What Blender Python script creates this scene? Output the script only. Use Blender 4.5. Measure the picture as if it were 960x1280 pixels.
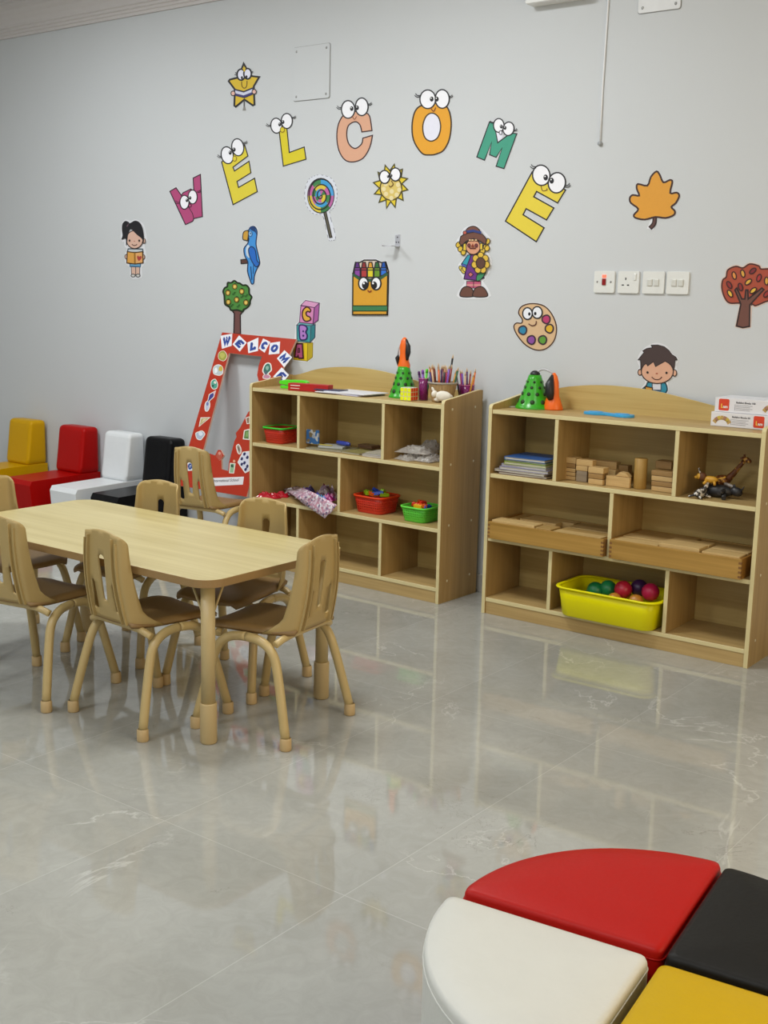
import bpy, bmesh, math, random
from mathutils import Vector, Matrix, geometry
random.seed(7)
PI = math.pi
C = bpy.context.scene.collection
for o in list(bpy.data.objects): bpy.data.objects.remove(o)

# ------------------------------------------------------------------ camera
CAM = (0.0, -4.6634, 1.4); YAW, PITCH, ROLL, FPX = 0.648473, 0.184207, 0.021875, 1475.13
_f = Vector((-math.sin(YAW)*math.cos(PITCH), math.cos(YAW)*math.cos(PITCH), -math.sin(PITCH)))
_r = _f.cross(Vector((0, 0, 1))).normalized(); _u = _r.cross(_f)
RT = _r*math.cos(ROLL)+_u*math.sin(ROLL); UP = -_r*math.sin(ROLL)+_u*math.cos(ROLL); FW = _f
cd = bpy.data.cameras.new('camera'); cam = bpy.data.objects.new('camera', cd); C.objects.link(cam)
cd.sensor_fit = 'VERTICAL'; cd.sensor_height = 36.0; cd.lens = 36.0*FPX/1280; cd.clip_start = .05
m = Matrix((RT, UP, -FW)).transposed().to_4x4(); m.translation = Vector(CAM); cam.matrix_world = m
bpy.context.scene.camera = cam

def on_plane(px, py, p0, n):
    """the point of a plane (wall, board, shelf top) that a photo pixel shows"""
    d = FW + RT*((px-480)/FPX) - UP*((py-640)/FPX)
    o = Vector(CAM); t = (Vector(p0)-o).dot(Vector(n))/d.dot(Vector(n))
    return o + d*t
def xat(px, y, z):
    """x along a line at depth y and height z, for a photo column"""
    lo, hi = -9.0, 3.0
    for _ in range(50):
        mid = (lo+hi)/2; d = Vector((mid, y, z))-Vector(CAM)
        if 480+FPX*d.dot(RT)/d.dot(FW) < px: lo = mid
        else: hi = mid
    return (lo+hi)/2

# ------------------------------------------------------------------ world, lights, exposure
w = bpy.data.worlds.new('world'); bpy.context.scene.world = w; w.use_nodes = True
w.node_tree.nodes['Background'].inputs[0].default_value = (.75, .82, .9, 1)
w.node_tree.nodes['Background'].inputs[1].default_value = .15
vs = bpy.context.scene.view_settings
vs.view_transform = 'Standard'; vs.look = 'None'; vs.gamma = 1; vs.use_curve_mapping = False; vs.exposure = -.3
def area(name, loc, size, power, col, rot=(0, 0, 0)):
    l = bpy.data.lights.new(name, 'AREA'); l.shape = 'RECTANGLE'; l.size, l.size_y = size
    l.energy = power; l.color = col
    o = bpy.data.objects.new(name, l); C.objects.link(o); o.location = loc; o.rotation_euler = rot
    return o
LIGHTS = [(-5.2, -1.7, 46), (-3.1, -1.7, 50), (-.9, -2.1, 11), (-5.2, -4.7, 22), (-3.1, -4.7, 34), (-.9, -4.7, 36)]
WALLX0, WALLX1, WALLY, CEIL = -8.2, 1.1, -6.2, 3.14
area('doorway_daylight', (WALLX1-.12, -2.2, 1.25), (1.5, 2.1), 44, (1.0, .76, .44), (0, PI/2, 0))
area('front_fill', (-3.4, WALLY+.12, 1.6), (3.2, 1.5), 16, (.86, .93, 1.0), (PI/2, 0, 0))  # added fill lamp at the unseen front wall, aimed at the shelf wall

# ------------------------------------------------------------------ materials
def lin(c):
    if isinstance(c, str): c = tuple(int(c[i:i+2], 16)/255 for i in (0, 2, 4))
    return tuple((v/12.92 if v <= .04045 else ((v+.055)/1.055)**2.4) for v in c)
MATS = {}
def mat(name, col, rough=.5, var=.06, scale=20, metal=0, spec=.5, bump=0, bscale=200, coat=0, trans=0, emit=None, alpha=1):
    if name in MATS: return MATS[name]
    m = bpy.data.materials.new(name); m.use_nodes = True; nt = m.node_tree; N = nt.nodes; L = nt.links
    b = N['Principled BSDF']; c = lin(col)
    tc = N.new('ShaderNodeTexCoord'); no = N.new('ShaderNodeTexNoise'); no.inputs['Scale'].default_value = scale
    no.inputs['Detail'].default_value = 3; L.new(tc.outputs['Object'], no.inputs['Vector'])
    cr = N.new('ShaderNodeMix'); cr.data_type = 'RGBA'
    cr.inputs[6].default_value = (*[max(0, v*(1-var)) for v in c], 1)
    cr.inputs[7].default_value = (*[min(1, v*(1+var)) for v in c], 1)
    L.new(no.outputs['Fac'], cr.inputs[0]); L.new(cr.outputs[2], b.inputs['Base Color'])
    b.inputs['Roughness'].default_value = rough; b.inputs['Metallic'].default_value = metal
    b.inputs['Specular IOR Level'].default_value = spec; b.inputs['Coat Weight'].default_value = coat
    b.inputs['Transmission Weight'].default_value = trans; b.inputs['Alpha'].default_value = alpha
    if emit: b.inputs['Emission Color'].default_value = (*c, 1); b.inputs['Emission Strength'].default_value = emit
    if bump:
        n2 = N.new('ShaderNodeTexNoise'); n2.inputs['Scale'].default_value = bscale; L.new(tc.outputs['Object'], n2.inputs['Vector'])
        bp = N.new('ShaderNodeBump'); bp.inputs['Strength'].default_value = bump; bp.inputs['Distance'].default_value = .002
        L.new(n2.outputs['Fac'], bp.inputs['Height']); L.new(bp.outputs['Normal'], b.inputs['Normal'])
    MATS[name] = m; return m
def wood(name, light, dark, axis='x', rough=.45, scale=1.0, coat=0):
    if name in MATS: return MATS[name]
    m = bpy.data.materials.new(name); m.use_nodes = True; nt = m.node_tree; N = nt.nodes; L = nt.links
    b = N['Principled BSDF']; tc = N.new('ShaderNodeTexCoord'); mp = N.new('ShaderNodeMapping')
    s = [26*scale]*3; s['xyz'.index(axis)] = 1.6*scale; mp.inputs['Scale'].default_value = s
    L.new(tc.outputs['Object'], mp.inputs['Vector'])
    n1 = N.new('ShaderNodeTexNoise'); n1.inputs['Scale'].default_value = 1; n1.inputs['Detail'].default_value = 5
    n1.inputs['Distortion'].default_value = .4; L.new(mp.outputs['Vector'], n1.inputs['Vector'])
    mp2 = N.new('ShaderNodeMapping'); s2 = [v*5 for v in s]; s2['xyz'.index(axis)] = s['xyz'.index(axis)]*2
    mp2.inputs['Scale'].default_value = s2; L.new(tc.outputs['Object'], mp2.inputs['Vector'])
    n2 = N.new('ShaderNodeTexNoise'); n2.inputs['Scale'].default_value = 1; L.new(mp2.outputs['Vector'], n2.inputs['Vector'])
    ad = N.new('ShaderNodeMath'); ad.operation = 'MULTIPLY_ADD'; ad.inputs[1].default_value = .35
    L.new(n2.outputs['Fac'], ad.inputs[0])
    ml = N.new('ShaderNodeMath'); ml.operation = 'MULTIPLY'; ml.inputs[1].default_value = .65; L.new(n1.outputs['Fac'], ml.inputs[0])
    L.new(ml.outputs[0], ad.inputs[2])
    r = N.new('ShaderNodeValToRGB'); r.color_ramp.elements[0].position = .33; r.color_ramp.elements[1].position = .66
    r.color_ramp.elements[0].color = (*lin(dark), 1); r.color_ramp.elements[1].color = (*lin(light), 1)
    L.new(ad.outputs[0], r.inputs[0]); L.new(r.outputs[0], b.inputs['Base Color'])
    b.inputs['Roughness'].default_value = rough; b.inputs['Coat Weight'].default_value = coat
    MATS[name] = m; return m
def perforated(name, col, cell=.012, rough=.4):
    if name in MATS: return MATS[name]
    m = mat(name, col, rough); nt = m.node_tree; N = nt.nodes; L = nt.links
    b = N['Principled BSDF']; out = [n for n in N if n.type == 'OUTPUT_MATERIAL'][0]
    tc = [n for n in N if n.type == 'TEX_COORD'][0]; sep = N.new('ShaderNodeSeparateXYZ'); L.new(tc.outputs['Object'], sep.inputs[0])
    def mth(op, a, bb):
        x = N.new('ShaderNodeMath'); x.operation = op
        for i, v in enumerate((a, bb)):
            if v is None: continue
            if isinstance(v, (int, float)): x.inputs[i].default_value = v
            else: L.new(v, x.inputs[i])
        return x.outputs[0]
    s = mth('ADD', sep.outputs[0], sep.outputs[1])
    a = mth('PINGPONG', s, cell/2); c = mth('PINGPONG', sep.outputs[2], cell/2)
    h = mth('MULTIPLY', mth('GREATER_THAN', a, cell*.30), mth('GREATER_THAN', c, cell*.26))
    h = mth('MULTIPLY', h, mth('GREATER_THAN', sep.outputs[2], .012)); 
    tr = N.new('ShaderNodeBsdfTransparent'); mx = N.new('ShaderNodeMixShader')
    L.new(h, mx.inputs[0]); L.new(b.outputs[0], mx.inputs[1]); L.new(tr.outputs[0], mx.inputs[2]); L.new(mx.outputs[0], out.inputs[0])
    return m
def marble_floor():
    m = bpy.data.materials.new('marble_tiles'); m.use_nodes = True; nt = m.node_tree; N = nt.nodes; L = nt.links
    b = N['Principled BSDF']; tc = N.new('ShaderNodeTexCoord')
    def noise(scale, detail=4, dist=0, rough=.5):
        n = N.new('ShaderNodeTexNoise'); n.inputs['Scale'].default_value = scale; n.inputs['Detail'].default_value = detail
        n.inputs['Distortion'].default_value = dist; n.inputs['Roughness'].default_value = rough
        L.new(tc.outputs['Object'], n.inputs['Vector']); return n.outputs['Fac']
    def ramp(fac, stops):
        r = N.new('ShaderNodeValToRGB'); e = r.color_ramp.elements
        while len(e) < len(stops): e.new(.5)
        for k, (p, c) in enumerate(stops): e[k].position = p; e[k].color = (*c, 1) if len(c) == 3 else c
        L.new(fac, r.inputs[0]); return r.outputs[0]
    def mix(fac, a, bb, kind='MIX'):
        x = N.new('ShaderNodeMix'); x.data_type = 'RGBA'; x.blend_type = kind
        if isinstance(fac, float): x.inputs[0].default_value = fac
        else: L.new(fac, x.inputs[0])
        for i, v in ((6, a), (7, bb)):
            if isinstance(v, tuple): x.inputs[i].default_value = (*v, 1)
            else: L.new(v, x.inputs[i])
        return x.outputs[2]
    def mth(op, a, bb=None, cc=None):
        x = N.new('ShaderNodeMath'); x.operation = op
        for i, v in enumerate((a, bb, cc)):
            if v is None: continue
            if isinstance(v, (int, float)): x.inputs[i].default_value = v
            else: L.new(v, x.inputs[i])
        return x.outputs[0]
    base = ramp(noise(1.3, 6, .6), [(.3, lin('9a9a93')), (.7, lin('b0b0a9'))])
    fine = ramp(noise(14, 6, 1.5, .65), [(.35, (.90, .90, .89)), (.65, (1, 1, 1))])
    col = mix(1.0, base, fine, 'MULTIPLY')
    # light veins: bands where a distorted noise crosses a level, broken up by a mask
    v1 = ramp(noise(1.1, 7, 1.8, .55), [(.492, (0, 0, 0)), (.5, (1, 1, 1)), (.508, (0, 0, 0))])
    k1 = ramp(noise(2.3, 2), [(.5, (0, 0, 0)), (.62, (1, 1, 1))])
    col = mix(mth('MULTIPLY', mth('MULTIPLY', v1, k1), .38), col, lin('dcdad5'))
    v2 = ramp(noise(1.9, 8, 2.6, .6), [(.5315, (0, 0, 0)), (.535, (1, 1, 1)), (.5385, (0, 0, 0))])
    k2 = ramp(noise(3.1, 2, .3), [(.55, (0, 0, 0)), (.62, (1, 1, 1))])
    col = mix(mth('MULTIPLY', mth('MULTIPLY', v2, k2), .6), col, lin('76716a'))
    # joints of 0.6 m tiles, each second row offset; tiles differ a little
    sep = N.new('ShaderNodeSeparateXYZ'); L.new(tc.outputs['Object'], sep.inputs[0])
    tx = mth('DIVIDE', mth('ADD', sep.outputs[0], 2.23+6.2), .62); ty = mth('DIVIDE', mth('ADD', sep.outputs[1], 2.66+12.4), 1.24)
    fx = mth('FRACT', tx); fy = mth('FRACT', ty)
    def edge(f, wd): return mth('MAXIMUM', mth('LESS_THAN', f, wd), mth('GREATER_THAN', f, 1-wd))
    j = mth('MAXIMUM', edge(fx, .0022), edge(fy, .0011))
    wn = N.new('ShaderNodeTexWhiteNoise'); wn.noise_dimensions = '2D'; cv = N.new('ShaderNodeCombineXYZ')
    L.new(mth('FLOOR', tx), cv.inputs[0]); L.new(mth('FLOOR', ty), cv.inputs[1]); L.new(cv.outputs[0], wn.inputs['Vector'])
    tv = mth('MULTIPLY_ADD', wn.outputs['Value'], .08, .94); cb = N.new('ShaderNodeCombineColor')
    for i in range(3): L.new(tv, cb.inputs[i])
    col = mix(1.0, col, cb.outputs[0], 'MULTIPLY'); col = mix(mth('MULTIPLY', j, .26), col, lin('d3d1cc'))
    L.new(col, b.inputs['Base Color'])
    b.inputs['Roughness'].default_value = .045; b.inputs['Specular IOR Level'].default_value = .75
    return m
def wall_paint():
    m = mat('wall_paint', 'c9ccce', .6, .012, 2.5)
    nt = m.node_tree; N = nt.nodes; L = nt.links; tc = [n for n in N if n.type == 'TEX_COORD'][0]
    mp = N.new('ShaderNodeMapping'); mp.inputs['Scale'].default_value = (60, 60, 6); L.new(tc.outputs['Object'], mp.inputs[0])
    n2 = N.new('ShaderNodeTexNoise'); n2.inputs['Scale'].default_value = 3; L.new(mp.outputs[0], n2.inputs['Vector'])
    bp = N.new('ShaderNodeBump'); bp.inputs['Strength'].default_value = .12; bp.inputs['Distance'].default_value = .002
    L.new(n2.outputs['Fac'], bp.inputs['Height']); L.new(bp.outputs[0], N['Principled BSDF'].inputs['Normal'])
    return m

# ------------------------------------------------------------------ mesh helper
class M:
    def __init__(s): s.v = []; s.f = []; s.mi = []; s.mats = []; s.sm = []
    def mi_(s, m):
        if m not in s.mats: s.mats.append(m)
        return s.mats.index(m)
    def add(s, vs, fs, m, smooth=False):
        o = len(s.v); s.v += [tuple(v) for v in vs]; k = s.mi_(m)
        for f in fs: s.f.append([o+i for i in f]); s.mi.append(k); s.sm.append(smooth)
    def box(s, a, b, m, front=None, top=None, T=None):
        x0, y0, z0 = a; x1, y1, z1 = b
        vs = [Vector(p) for p in ((x0,y0,z0),(x1,y0,z0),(x1,y1,z0),(x0,y1,z0),(x0,y0,z1),(x1,y0,z1),(x1,y1,z1),(x0,y1,z1))]
        if T is not None: vs = [T @ v for v in vs]
        o = len(s.v); s.v += [tuple(v) for v in vs]
        for f, mm in (((0,3,2,1), m), ((4,5,6,7), top or m), ((0,1,5,4), front or m), ((1,2,6,5), m), ((2,3,7,6), m), ((3,0,4,7), m)):
            s.f.append([o+i for i in f]); s.mi.append(s.mi_(mm)); s.sm.append(False)
    def tube(s, pts, r, m, seg=12, closed=False, caps=True):
        pts = [Vector(p) for p in pts]; n = len(pts); rs = r if isinstance(r, (list, tuple)) else [r]*n
        prev = None; vs = []
        for i, p in enumerate(pts):
            if closed: t = (pts[(i+1) % n]-pts[i-1])
            else: t = pts[min(i+1, n-1)]-pts[max(i-1, 0)]
            t.normalize()
            if prev is None: a = Vector((0, 0, 1)) if abs(t.z) < .9 else Vector((1, 0, 0)); u = t.cross(a).normalized()
            else: u = (prev-t*prev.dot(t)).normalized()
            prev = u; w_ = t.cross(u)
            for k in range(seg): vs.append(p+(u*math.cos(2*PI*k/seg)+w_*math.sin(2*PI*k/seg))*rs[i])
        fs = []
        for i in range(n if closed else n-1):
            j = (i+1) % n
            for k in range(seg): fs.append((i*seg+k, i*seg+(k+1) % seg, j*seg+(k+1) % seg, j*seg+k))
        s.add(vs, fs, m, True)
        if caps and not closed:
            s.add([vs[k] for k in range(seg)][::-1], [tuple(range(seg))], m); s.add(vs[-seg:], [tuple(range(seg))], m)
    def lathe(s, prof, m, c=(0, 0, 0), seg=24, T=None, sx=1, sy=1, smooth=True):
        vs = []; n = len(prof)
        for r, z in prof:
            for k in range(seg):
                v = Vector((r*math.cos(2*PI*k/seg)*sx, r*math.sin(2*PI*k/seg)*sy, z))
                vs.append((T @ v if T is not None else v)+Vector(c))
        fs = [(i*seg+k, i*seg+(k+1) % seg, (i+1)*seg+(k+1) % seg, (i+1)*seg+k) for i in range(n-1) for k in range(seg)]
        s.add(vs, fs, m, smooth)
    def poly(s, pts, m):
        """flat polygon (may be concave)"""
        pts = [Vector(p) for p in pts]; tr = geometry.tessellate_polygon([pts]); s.add(pts, [tuple(t) for t in tr], m)
    def prism(s, pts, dv, m, edge=None):
        """polygon pts (3D) extruded by vector dv"""
        pts = [Vector(p) for p in pts]; dv = Vector(dv); n = len(pts); tr = [tuple(t) for t in geometry.tessellate_polygon([pts])]
        s.add(pts, tr, m); s.add([p+dv for p in pts], [t[::-1] for t in tr], m)
        s.add(pts+[p+dv for p in pts], [(i, (i+1) % n, (i+1) % n+n, i+n) for i in range(n)], edge or m)
    def build(s, name, parent=None, bevel=0, seg=2, fix=True):
        me = bpy.data.meshes.new(name); me.from_pydata(s.v, [], s.f)
        for m in s.mats: me.materials.append(m)
        for p, k, sm in zip(me.polygons, s.mi, s.sm): p.material_index = k; p.use_smooth = sm
        if fix:
            bm = bmesh.new(); bm.from_mesh(me); bmesh.ops.remove_doubles(bm, verts=bm.verts, dist=1e-5)
            bmesh.ops.recalc_face_normals(bm, faces=bm.faces); bm.to_mesh(me); bm.free()
        me.update(); o = bpy.data.objects.new(name, me); C.objects.link(o)
        if parent: o.parent = parent
        if bevel:
            b = o.modifiers.new('bevel', 'BEVEL'); b.width = bevel; b.segments = seg; b.limit_method = 'ANGLE'; b.angle_limit = math.radians(40)
            b.harden_normals = False
        return o
def tag(o, label=None, cat=None, group=None, kind=None):
    if label: o['label'] = label
    if cat: o['category'] = cat
    if group: o['group'] = group
    if kind: o['kind'] = kind
    return o
def thing(name, label, cat, loc=(0, 0, 0), rz=0, group=None):
    o = bpy.data.objects.new(name, None); C.objects.link(o); o.location = loc; o.rotation_euler = (0, 0, rz); o.empty_display_size = .1
    return tag(o, label, cat, group)
def put(o, loc, rz=0): o.location = loc; o.rotation_euler = (0, 0, rz); return o
def children(o): return [c for c in C.objects if c.parent == o]
def copy_tree(o, parent=None):
    c = o.copy(); C.objects.link(c)
    if parent: c.parent = parent
    for ch in children(o): copy_tree(ch, c)
    return c
def struct(o): o['kind'] = 'structure'; return o
def smooth_pts(pts, n=6, closed=True):
    out = []; N_ = len(pts)
    for i in range(N_ if closed else N_-1):
        p0, p1, p2, p3 = [pts[(i+k) % N_] if closed else pts[min(max(i+k, 0), N_-1)] for k in (-1, 0, 1, 2)]
        for j in range(n):
            t = j/n
            out.append(tuple(.5*((2*b)+(c-a)*t+(2*a-5*b+4*c-d)*t*t+(-a+3*b-3*c+d)*t**3) for a, b, c, d in zip(p0, p1, p2, p3)))
    if not closed: out.append(tuple(pts[-1]))
    return out
def rrect(x0, y0, x1, y1, r, n=5):
    out = []
    for cx, cy, a in ((x1-r, y1-r, 0), (x0+r, y1-r, 90), (x0+r, y0+r, 180), (x1-r, y0+r, 270)):
        for k in range(n+1):
            t = math.radians(a+90*k/n); out.append((cx+r*math.cos(t), cy+r*math.sin(t)))
    return out

# ================================================================== the room
WP = wall_paint(); WHITE_TRIM = mat('white_plaster_trim', 'cfcac8', .5, .02)
def slab(name, a, b, m):
    q = M(); q.box(a, b, m); return struct(q.build(name))
slab('floor', (WALLX0-.2, WALLY-.2, -.1), (WALLX1+.2, .2, 0), marble_floor())
slab('wall_back', (WALLX0-.2, 0, 0), (WALLX1+.2, .2, CEIL+.1), WP)
slab('wall_left', (WALLX0-.2, WALLY, 0), (WALLX0, 0, CEIL+.1), WP)
slab('ceiling', (WALLX0, WALLY, CEIL), (WALLX1, 0, CEIL+.1), mat('ceiling_paint', 'd8d8d6', .7, .02))
# right wall with a doorway, front wall with a window
q = M(); q.box((WALLX1, WALLY, 0), (WALLX1+.2, -2.95, CEIL+.1), WP); q.box((WALLX1, -1.45, 0), (WALLX1+.2, 0, CEIL+.1), WP)
q.box((WALLX1, -2.95, 2.3), (WALLX1+.2, -1.45, CEIL+.1), WP); struct(q.build('wall_right'))
q = M(); q.box((WALLX0-.2, WALLY-.2, 0), (-5.0, WALLY, CEIL+.1), WP); q.box((-1.8, WALLY-.2, 0), (WALLX1+.2, WALLY, CEIL+.1), WP)
q.box((-5.0, WALLY-.2, 0), (-1.8, WALLY, .85), WP); q.box((-5.0, WALLY-.2, 2.35), (-1.8, WALLY, CEIL+.1), WP); struct(q.build('wall_front'))
# cornice: stepped mouldings below, a cove, more mouldings above
def cornice(name, p, d):
    prof = [(0, 2.878), (.012, 2.878), (.012, 2.893), (.02, 2.897), (.02, 2.909), (.03, 2.914), (.03, 2.926), (.04, 2.931), (.04, 2.945),
            (.045, 2.965), (.06, 2.99), (.085, 3.015), (.118, 3.032), (.118, 3.044), (.13, 3.048), (.13, 3.062), (.145, 3.066), (.145, 3.08), (.16, 3.085), (.16, CEIL), (0, CEIL)]
    q = M(); p = Vector(p); d = Vector(d); inn = Vector((0, 0, 1)).cross(d).normalized()
    q.prism([p+inn*a+Vector((0, 0, z)) for a, z in prof], d, WHITE_TRIM); return struct(q.build(name))
cornice('trim_1', (WALLX1, 0, 0), (WALLX0-WALLX1, 0, 0))
cornice('trim_2', (WALLX0, 0, 0), (0, WALLY, 0))
q = M(); q.box((WALLX0, -.012, 0), (WALLX1, 0, .085), mat('skirting_tile', 'b5b2ac', .25, .04)); struct(q.build('baseboard_back', bevel=.002))
# ceiling lamps (their own light)
LAMPW = mat('lamp_housing', 'e6e6e4', .4)
DIFF = mat('lamp_diffuser', 'ffffff', .5, 0, emit=4.0)
for k, (x, y, pw_) in enumerate(LIGHTS):
    t = thing('ceiling_light', ('leftmost', 'middle', 'rightmost')[k % 3]+' square ceiling lamp of the row '+('nearer the shelf wall', 'farther from the shelf wall')[k//3], 'ceiling light', (x, y, CEIL), 0, 'square lamp panels on the ceiling')
    q = M()
    for a, b in (((-.31, -.31, -.03), (.31, -.28, 0)), ((-.31, .28, -.03), (.31, .31, 0)), ((-.31, -.28, -.03), (-.28, .28, 0)), ((.28, -.28, -.03), (.31, .28, 0))): q.box(a, b, LAMPW)
    q.build('frame', t, bevel=.002)
    q = M(); q.box((-.28, -.28, -.015), (.28, .28, -.005), DIFF); q.build('diffuser', t)
    area('lamp_light', (x, y, CEIL-.035), (.55, .55), pw_, (.965, .99, 1.0))

# ================================================================== printed cut-outs
class Art(M):
    """flat printed paper on a plane, drawn in the pixels of a crop of the photo"""
    def __init__(s, ox, oy, sc, p0=(0, 0, 0), n=(0, -1, 0)):
        super().__init__(); s.o = (ox, oy); s.k = sc; s.p0 = Vector(p0); s.n = Vector(n).normalized(); s.lay = .0012; s.ow = 1.55
    def P(s, p, off): return on_plane(s.o[0]+p[0]/s.k, s.o[1]+p[1]/s.k, s.p0, s.n)+s.n*off
    def col(s, c, rough=.55): return mat('print_'+c, c, rough, .03, 60)
    def fill(s, pts, c):
        s.lay += .00016; s.poly([s.P(p, s.lay) for p in pts], s.col(c)); return s
    def stroke(s, pts, wd, c='1c1a1e', closed=False, lay=True):
        wd = wd*s.ow if closed else wd*(1+(s.ow-1)*.5)
        if lay: s.lay += .00016
        n = len(pts); V = [Vector((p[0], p[1])) for p in pts]; L = []; R_ = []
        for i in range(n):
            a = V[i]-V[i-1] if (i or closed) else V[1]-V[0]
            b = V[(i+1) % n]-V[i] if (i < n-1 or closed) else a
            if a.length < 1e-6: a = b
            if b.length < 1e-6: b = a
            a = a.normalized(); b = b.normalized(); t = a+b
            if t.length < 1e-3: t = a
            t.normalize(); nn = Vector((-t.y, t.x)); na = Vector((-a.y, a.x)); kk = 1/max(.45, abs(nn.dot(na)))
            L.append(V[i]+nn*wd/2*kk); R_.append(V[i]-nn*wd/2*kk)
        vs = [s.P(p, s.lay) for p in L]+[s.P(p, s.lay) for p in R_]
        s.add(vs, [(i, (i+1) % n, (i+1) % n+n, i+n) for i in range(n if closed else n-1)], s.col(c)); return s
    def shape(s, pts, c, wd=0, oc='1c1a1e'):
        s.fill(pts, c)
        if wd: s.stroke(pts, wd, oc, True)
        return s
    def ell(s, cx, cy, rx, ry, c, wd=0, oc='1c1a1e', rot=0, n=24):
        a = math.radians(rot)
        pts = [(cx+rx*math.cos(2*PI*k/n)*math.cos(a)-ry*math.sin(2*PI*k/n)*math.sin(a), cy+rx*math.cos(2*PI*k/n)*math.sin(a)+ry*math.sin(2*PI*k/n)*math.cos(a)) for k in range(n)]
        return s.shape(pts, c, wd, oc)
    def paper(s, pts, grow, c='dfe0e4'):
        """the white card: the outline grown by a margin, with its thickness down to the wall"""
        V = [Vector((p[0], p[1])) for p in pts]; n = len(V); ar = sum(V[i].x*V[(i+1) % n].y-V[(i+1) % n].x*V[i].y for i in range(n)); sg = 1 if ar > 0 else -1
        out = []
        for i in range(n):
            a = V[i]-V[i-1]; b = V[(i+1) % n]-V[i]
            if a.length < 1e-6 or b.length < 1e-6: continue
            a.normalize(); b.normalize(); t = a+b
            if t.length < .2: t = a
            t.normalize(); nn = Vector((t.y, -t.x))*sg; na = Vector((a.y, -a.x))*sg; out.append(V[i]+nn*grow/max(.55, nn.dot(na)))
        A = [s.P(p, .0012) for p in out]; B = [s.P(p, .0001) for p in out]; n = len(out)
        s.poly(A, s.col(c)); s.add(A+B, [(i, (i+1) % n, (i+1) % n+n, i+n) for i in range(n)], s.col(c)); return s
    def eyes(s, e1, e2, pr, p1, p2, wd, prx=None):
        for (cx, cy, rx, ry, ro) in (e1, e2): s.ell(cx, cy, rx, ry, 'f1f1f6', wd, rot=ro)
        for (x, y) in (p1, p2):
            s.ell(x, y, prx or pr*.75, pr, '17151a'); s.ell(x-pr*.2, y-pr*.35, pr*.22, pr*.25, 'ffffff', n=8)
        return s
    def done(s, name, label, cat, group=None): return tag(s.build(name, fix=False), label, cat, group)
LET = 'letters of the wall greeting'
def lash(a, x, y, dx, wd):
    a.stroke(smooth_pts([(x, y), (x+dx, y-abs(dx)*.1), (x+dx*1.5, y-abs(dx)*.7)], 4, False), wd)
    a.stroke(smooth_pts([(x, y+abs(dx)*.4), (x+dx*1.1, y+abs(dx)*.5), (x+dx*1.8, y-abs(dx)*.1)], 4, False), wd)
# W
a = Art(120, 180, 6)
o_ = [(555, 355), (602, 328), (642, 385), (655, 365), (712, 338), (735, 350), (730, 255), (785, 228), (800, 545), (735, 560), (728, 580), (672, 605)]
a.paper(o_, 6); a.shape(o_, 'b04878', 5); a.stroke([(640, 385), (725, 520), (735, 560)], 4)
a.eyes((665, 437, 34, 52, 0), (727, 397, 34, 52, 0), 13, (684, 423), (708, 405), 5); a.ell(708, 462, 10, 12, 'b04878', 3); lash(a, 628, 437, -18, 3); lash(a, 762, 355, 16, 3)
a.done('letter_cutout', 'purple pink cut-out letter W with googly eyes, first letter of the wall greeting', 'wall letter', LET)
# E (first), L
a = Art(260, 60, 5.333)
o_ = [(92, 760), (245, 645), (268, 720), (168, 795), (178, 820), (275, 755), (288, 832), (195, 890), (205, 930), (312, 868), (330, 958), (168, 1045)]
a.paper(o_, 6); a.shape(o_, 'dccb3a', 5)
a.eyes((130, 715, 40, 57, -12), (200, 662, 40, 57, -8), 14, (150, 698), (176, 678), 5); a.ell(180, 738, 13, 17, 'dccb3a', 3, '8a6a10'); lash(a, 92, 722, -16, 3); lash(a, 238, 630, 16, 3)
a.done('letter_cutout', 'yellow cut-out letter E with googly eyes, tilted left, second letter of the greeting', 'wall letter', LET)
a = Art(260, 60, 5.333)
o_ = [(473, 535), (527, 530), (543, 697), (643, 660), (655, 742), (503, 788)]
a.paper(o_, 6); a.shape(o_, 'd9c81c', 5)
a.eyes((457, 518, 37, 50, -5), (527, 487, 37, 50, 0), 13, (480, 510), (502, 494), 5); a.ell(498, 545, 14, 17, 'd9c81c', 3, '8a6a10'); lash(a, 418, 515, -16, 3); lash(a, 565, 462, 14, 3)
a.done('letter_cutout', 'yellow cut-out letter L with googly eyes, left of the peach letter C', 'wall letter', LET)
# C, O, sun
def cletter():
    pts = [(313, 400)]
    pts += smooth_pts([(308, 360), (290, 300), (215, 285), (150, 300), (112, 360), (102, 440), (115, 520), (150, 575), (200, 588), (260, 565), (300, 500), (316, 428)], 4, False)
    pts += smooth_pts([(258, 445), (250, 480), (212, 507), (175, 480), (162, 425), (172, 370), (212, 347), (240, 365), (252, 408)], 4, False)
    return pts
a = Art(400, 80, 4.8)
o_ = cletter(); a.paper(o_, 6); a.shape(o_, 'd9a486', 5, '3a2020')
a.eyes((170, 273, 40, 53, 0), (252, 257, 38, 53, 0), 14, (192, 268), (225, 263), 5); a.stroke(smooth_pts([(195, 312), (208, 333), (222, 315)], 4, False), 3, '7a3010'); lash(a, 130, 262, -16, 3); lash(a, 290, 240, 14, 3)
a.done('letter_cutout', 'peach cut-out letter C with googly eyes', 'wall letter', LET)
a = Art(400, 80, 4.8)
o_ = smooth_pts([(670, 235), (755, 250), (787, 330), (780, 440), (745, 515), (700, 540), (660, 546), (612, 535), (562, 455), (555, 350), (585, 265)], 5)
a.paper(o_, 6); a.shape(o_, 'e3a022', 6, '3a2810'); a.shape(smooth_pts([(675, 295), (712, 320), (725, 380), (708, 440), (668, 463), (630, 440), (618, 375), (638, 315)], 5), 'e3e3f0', 5, '3a2810')
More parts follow.
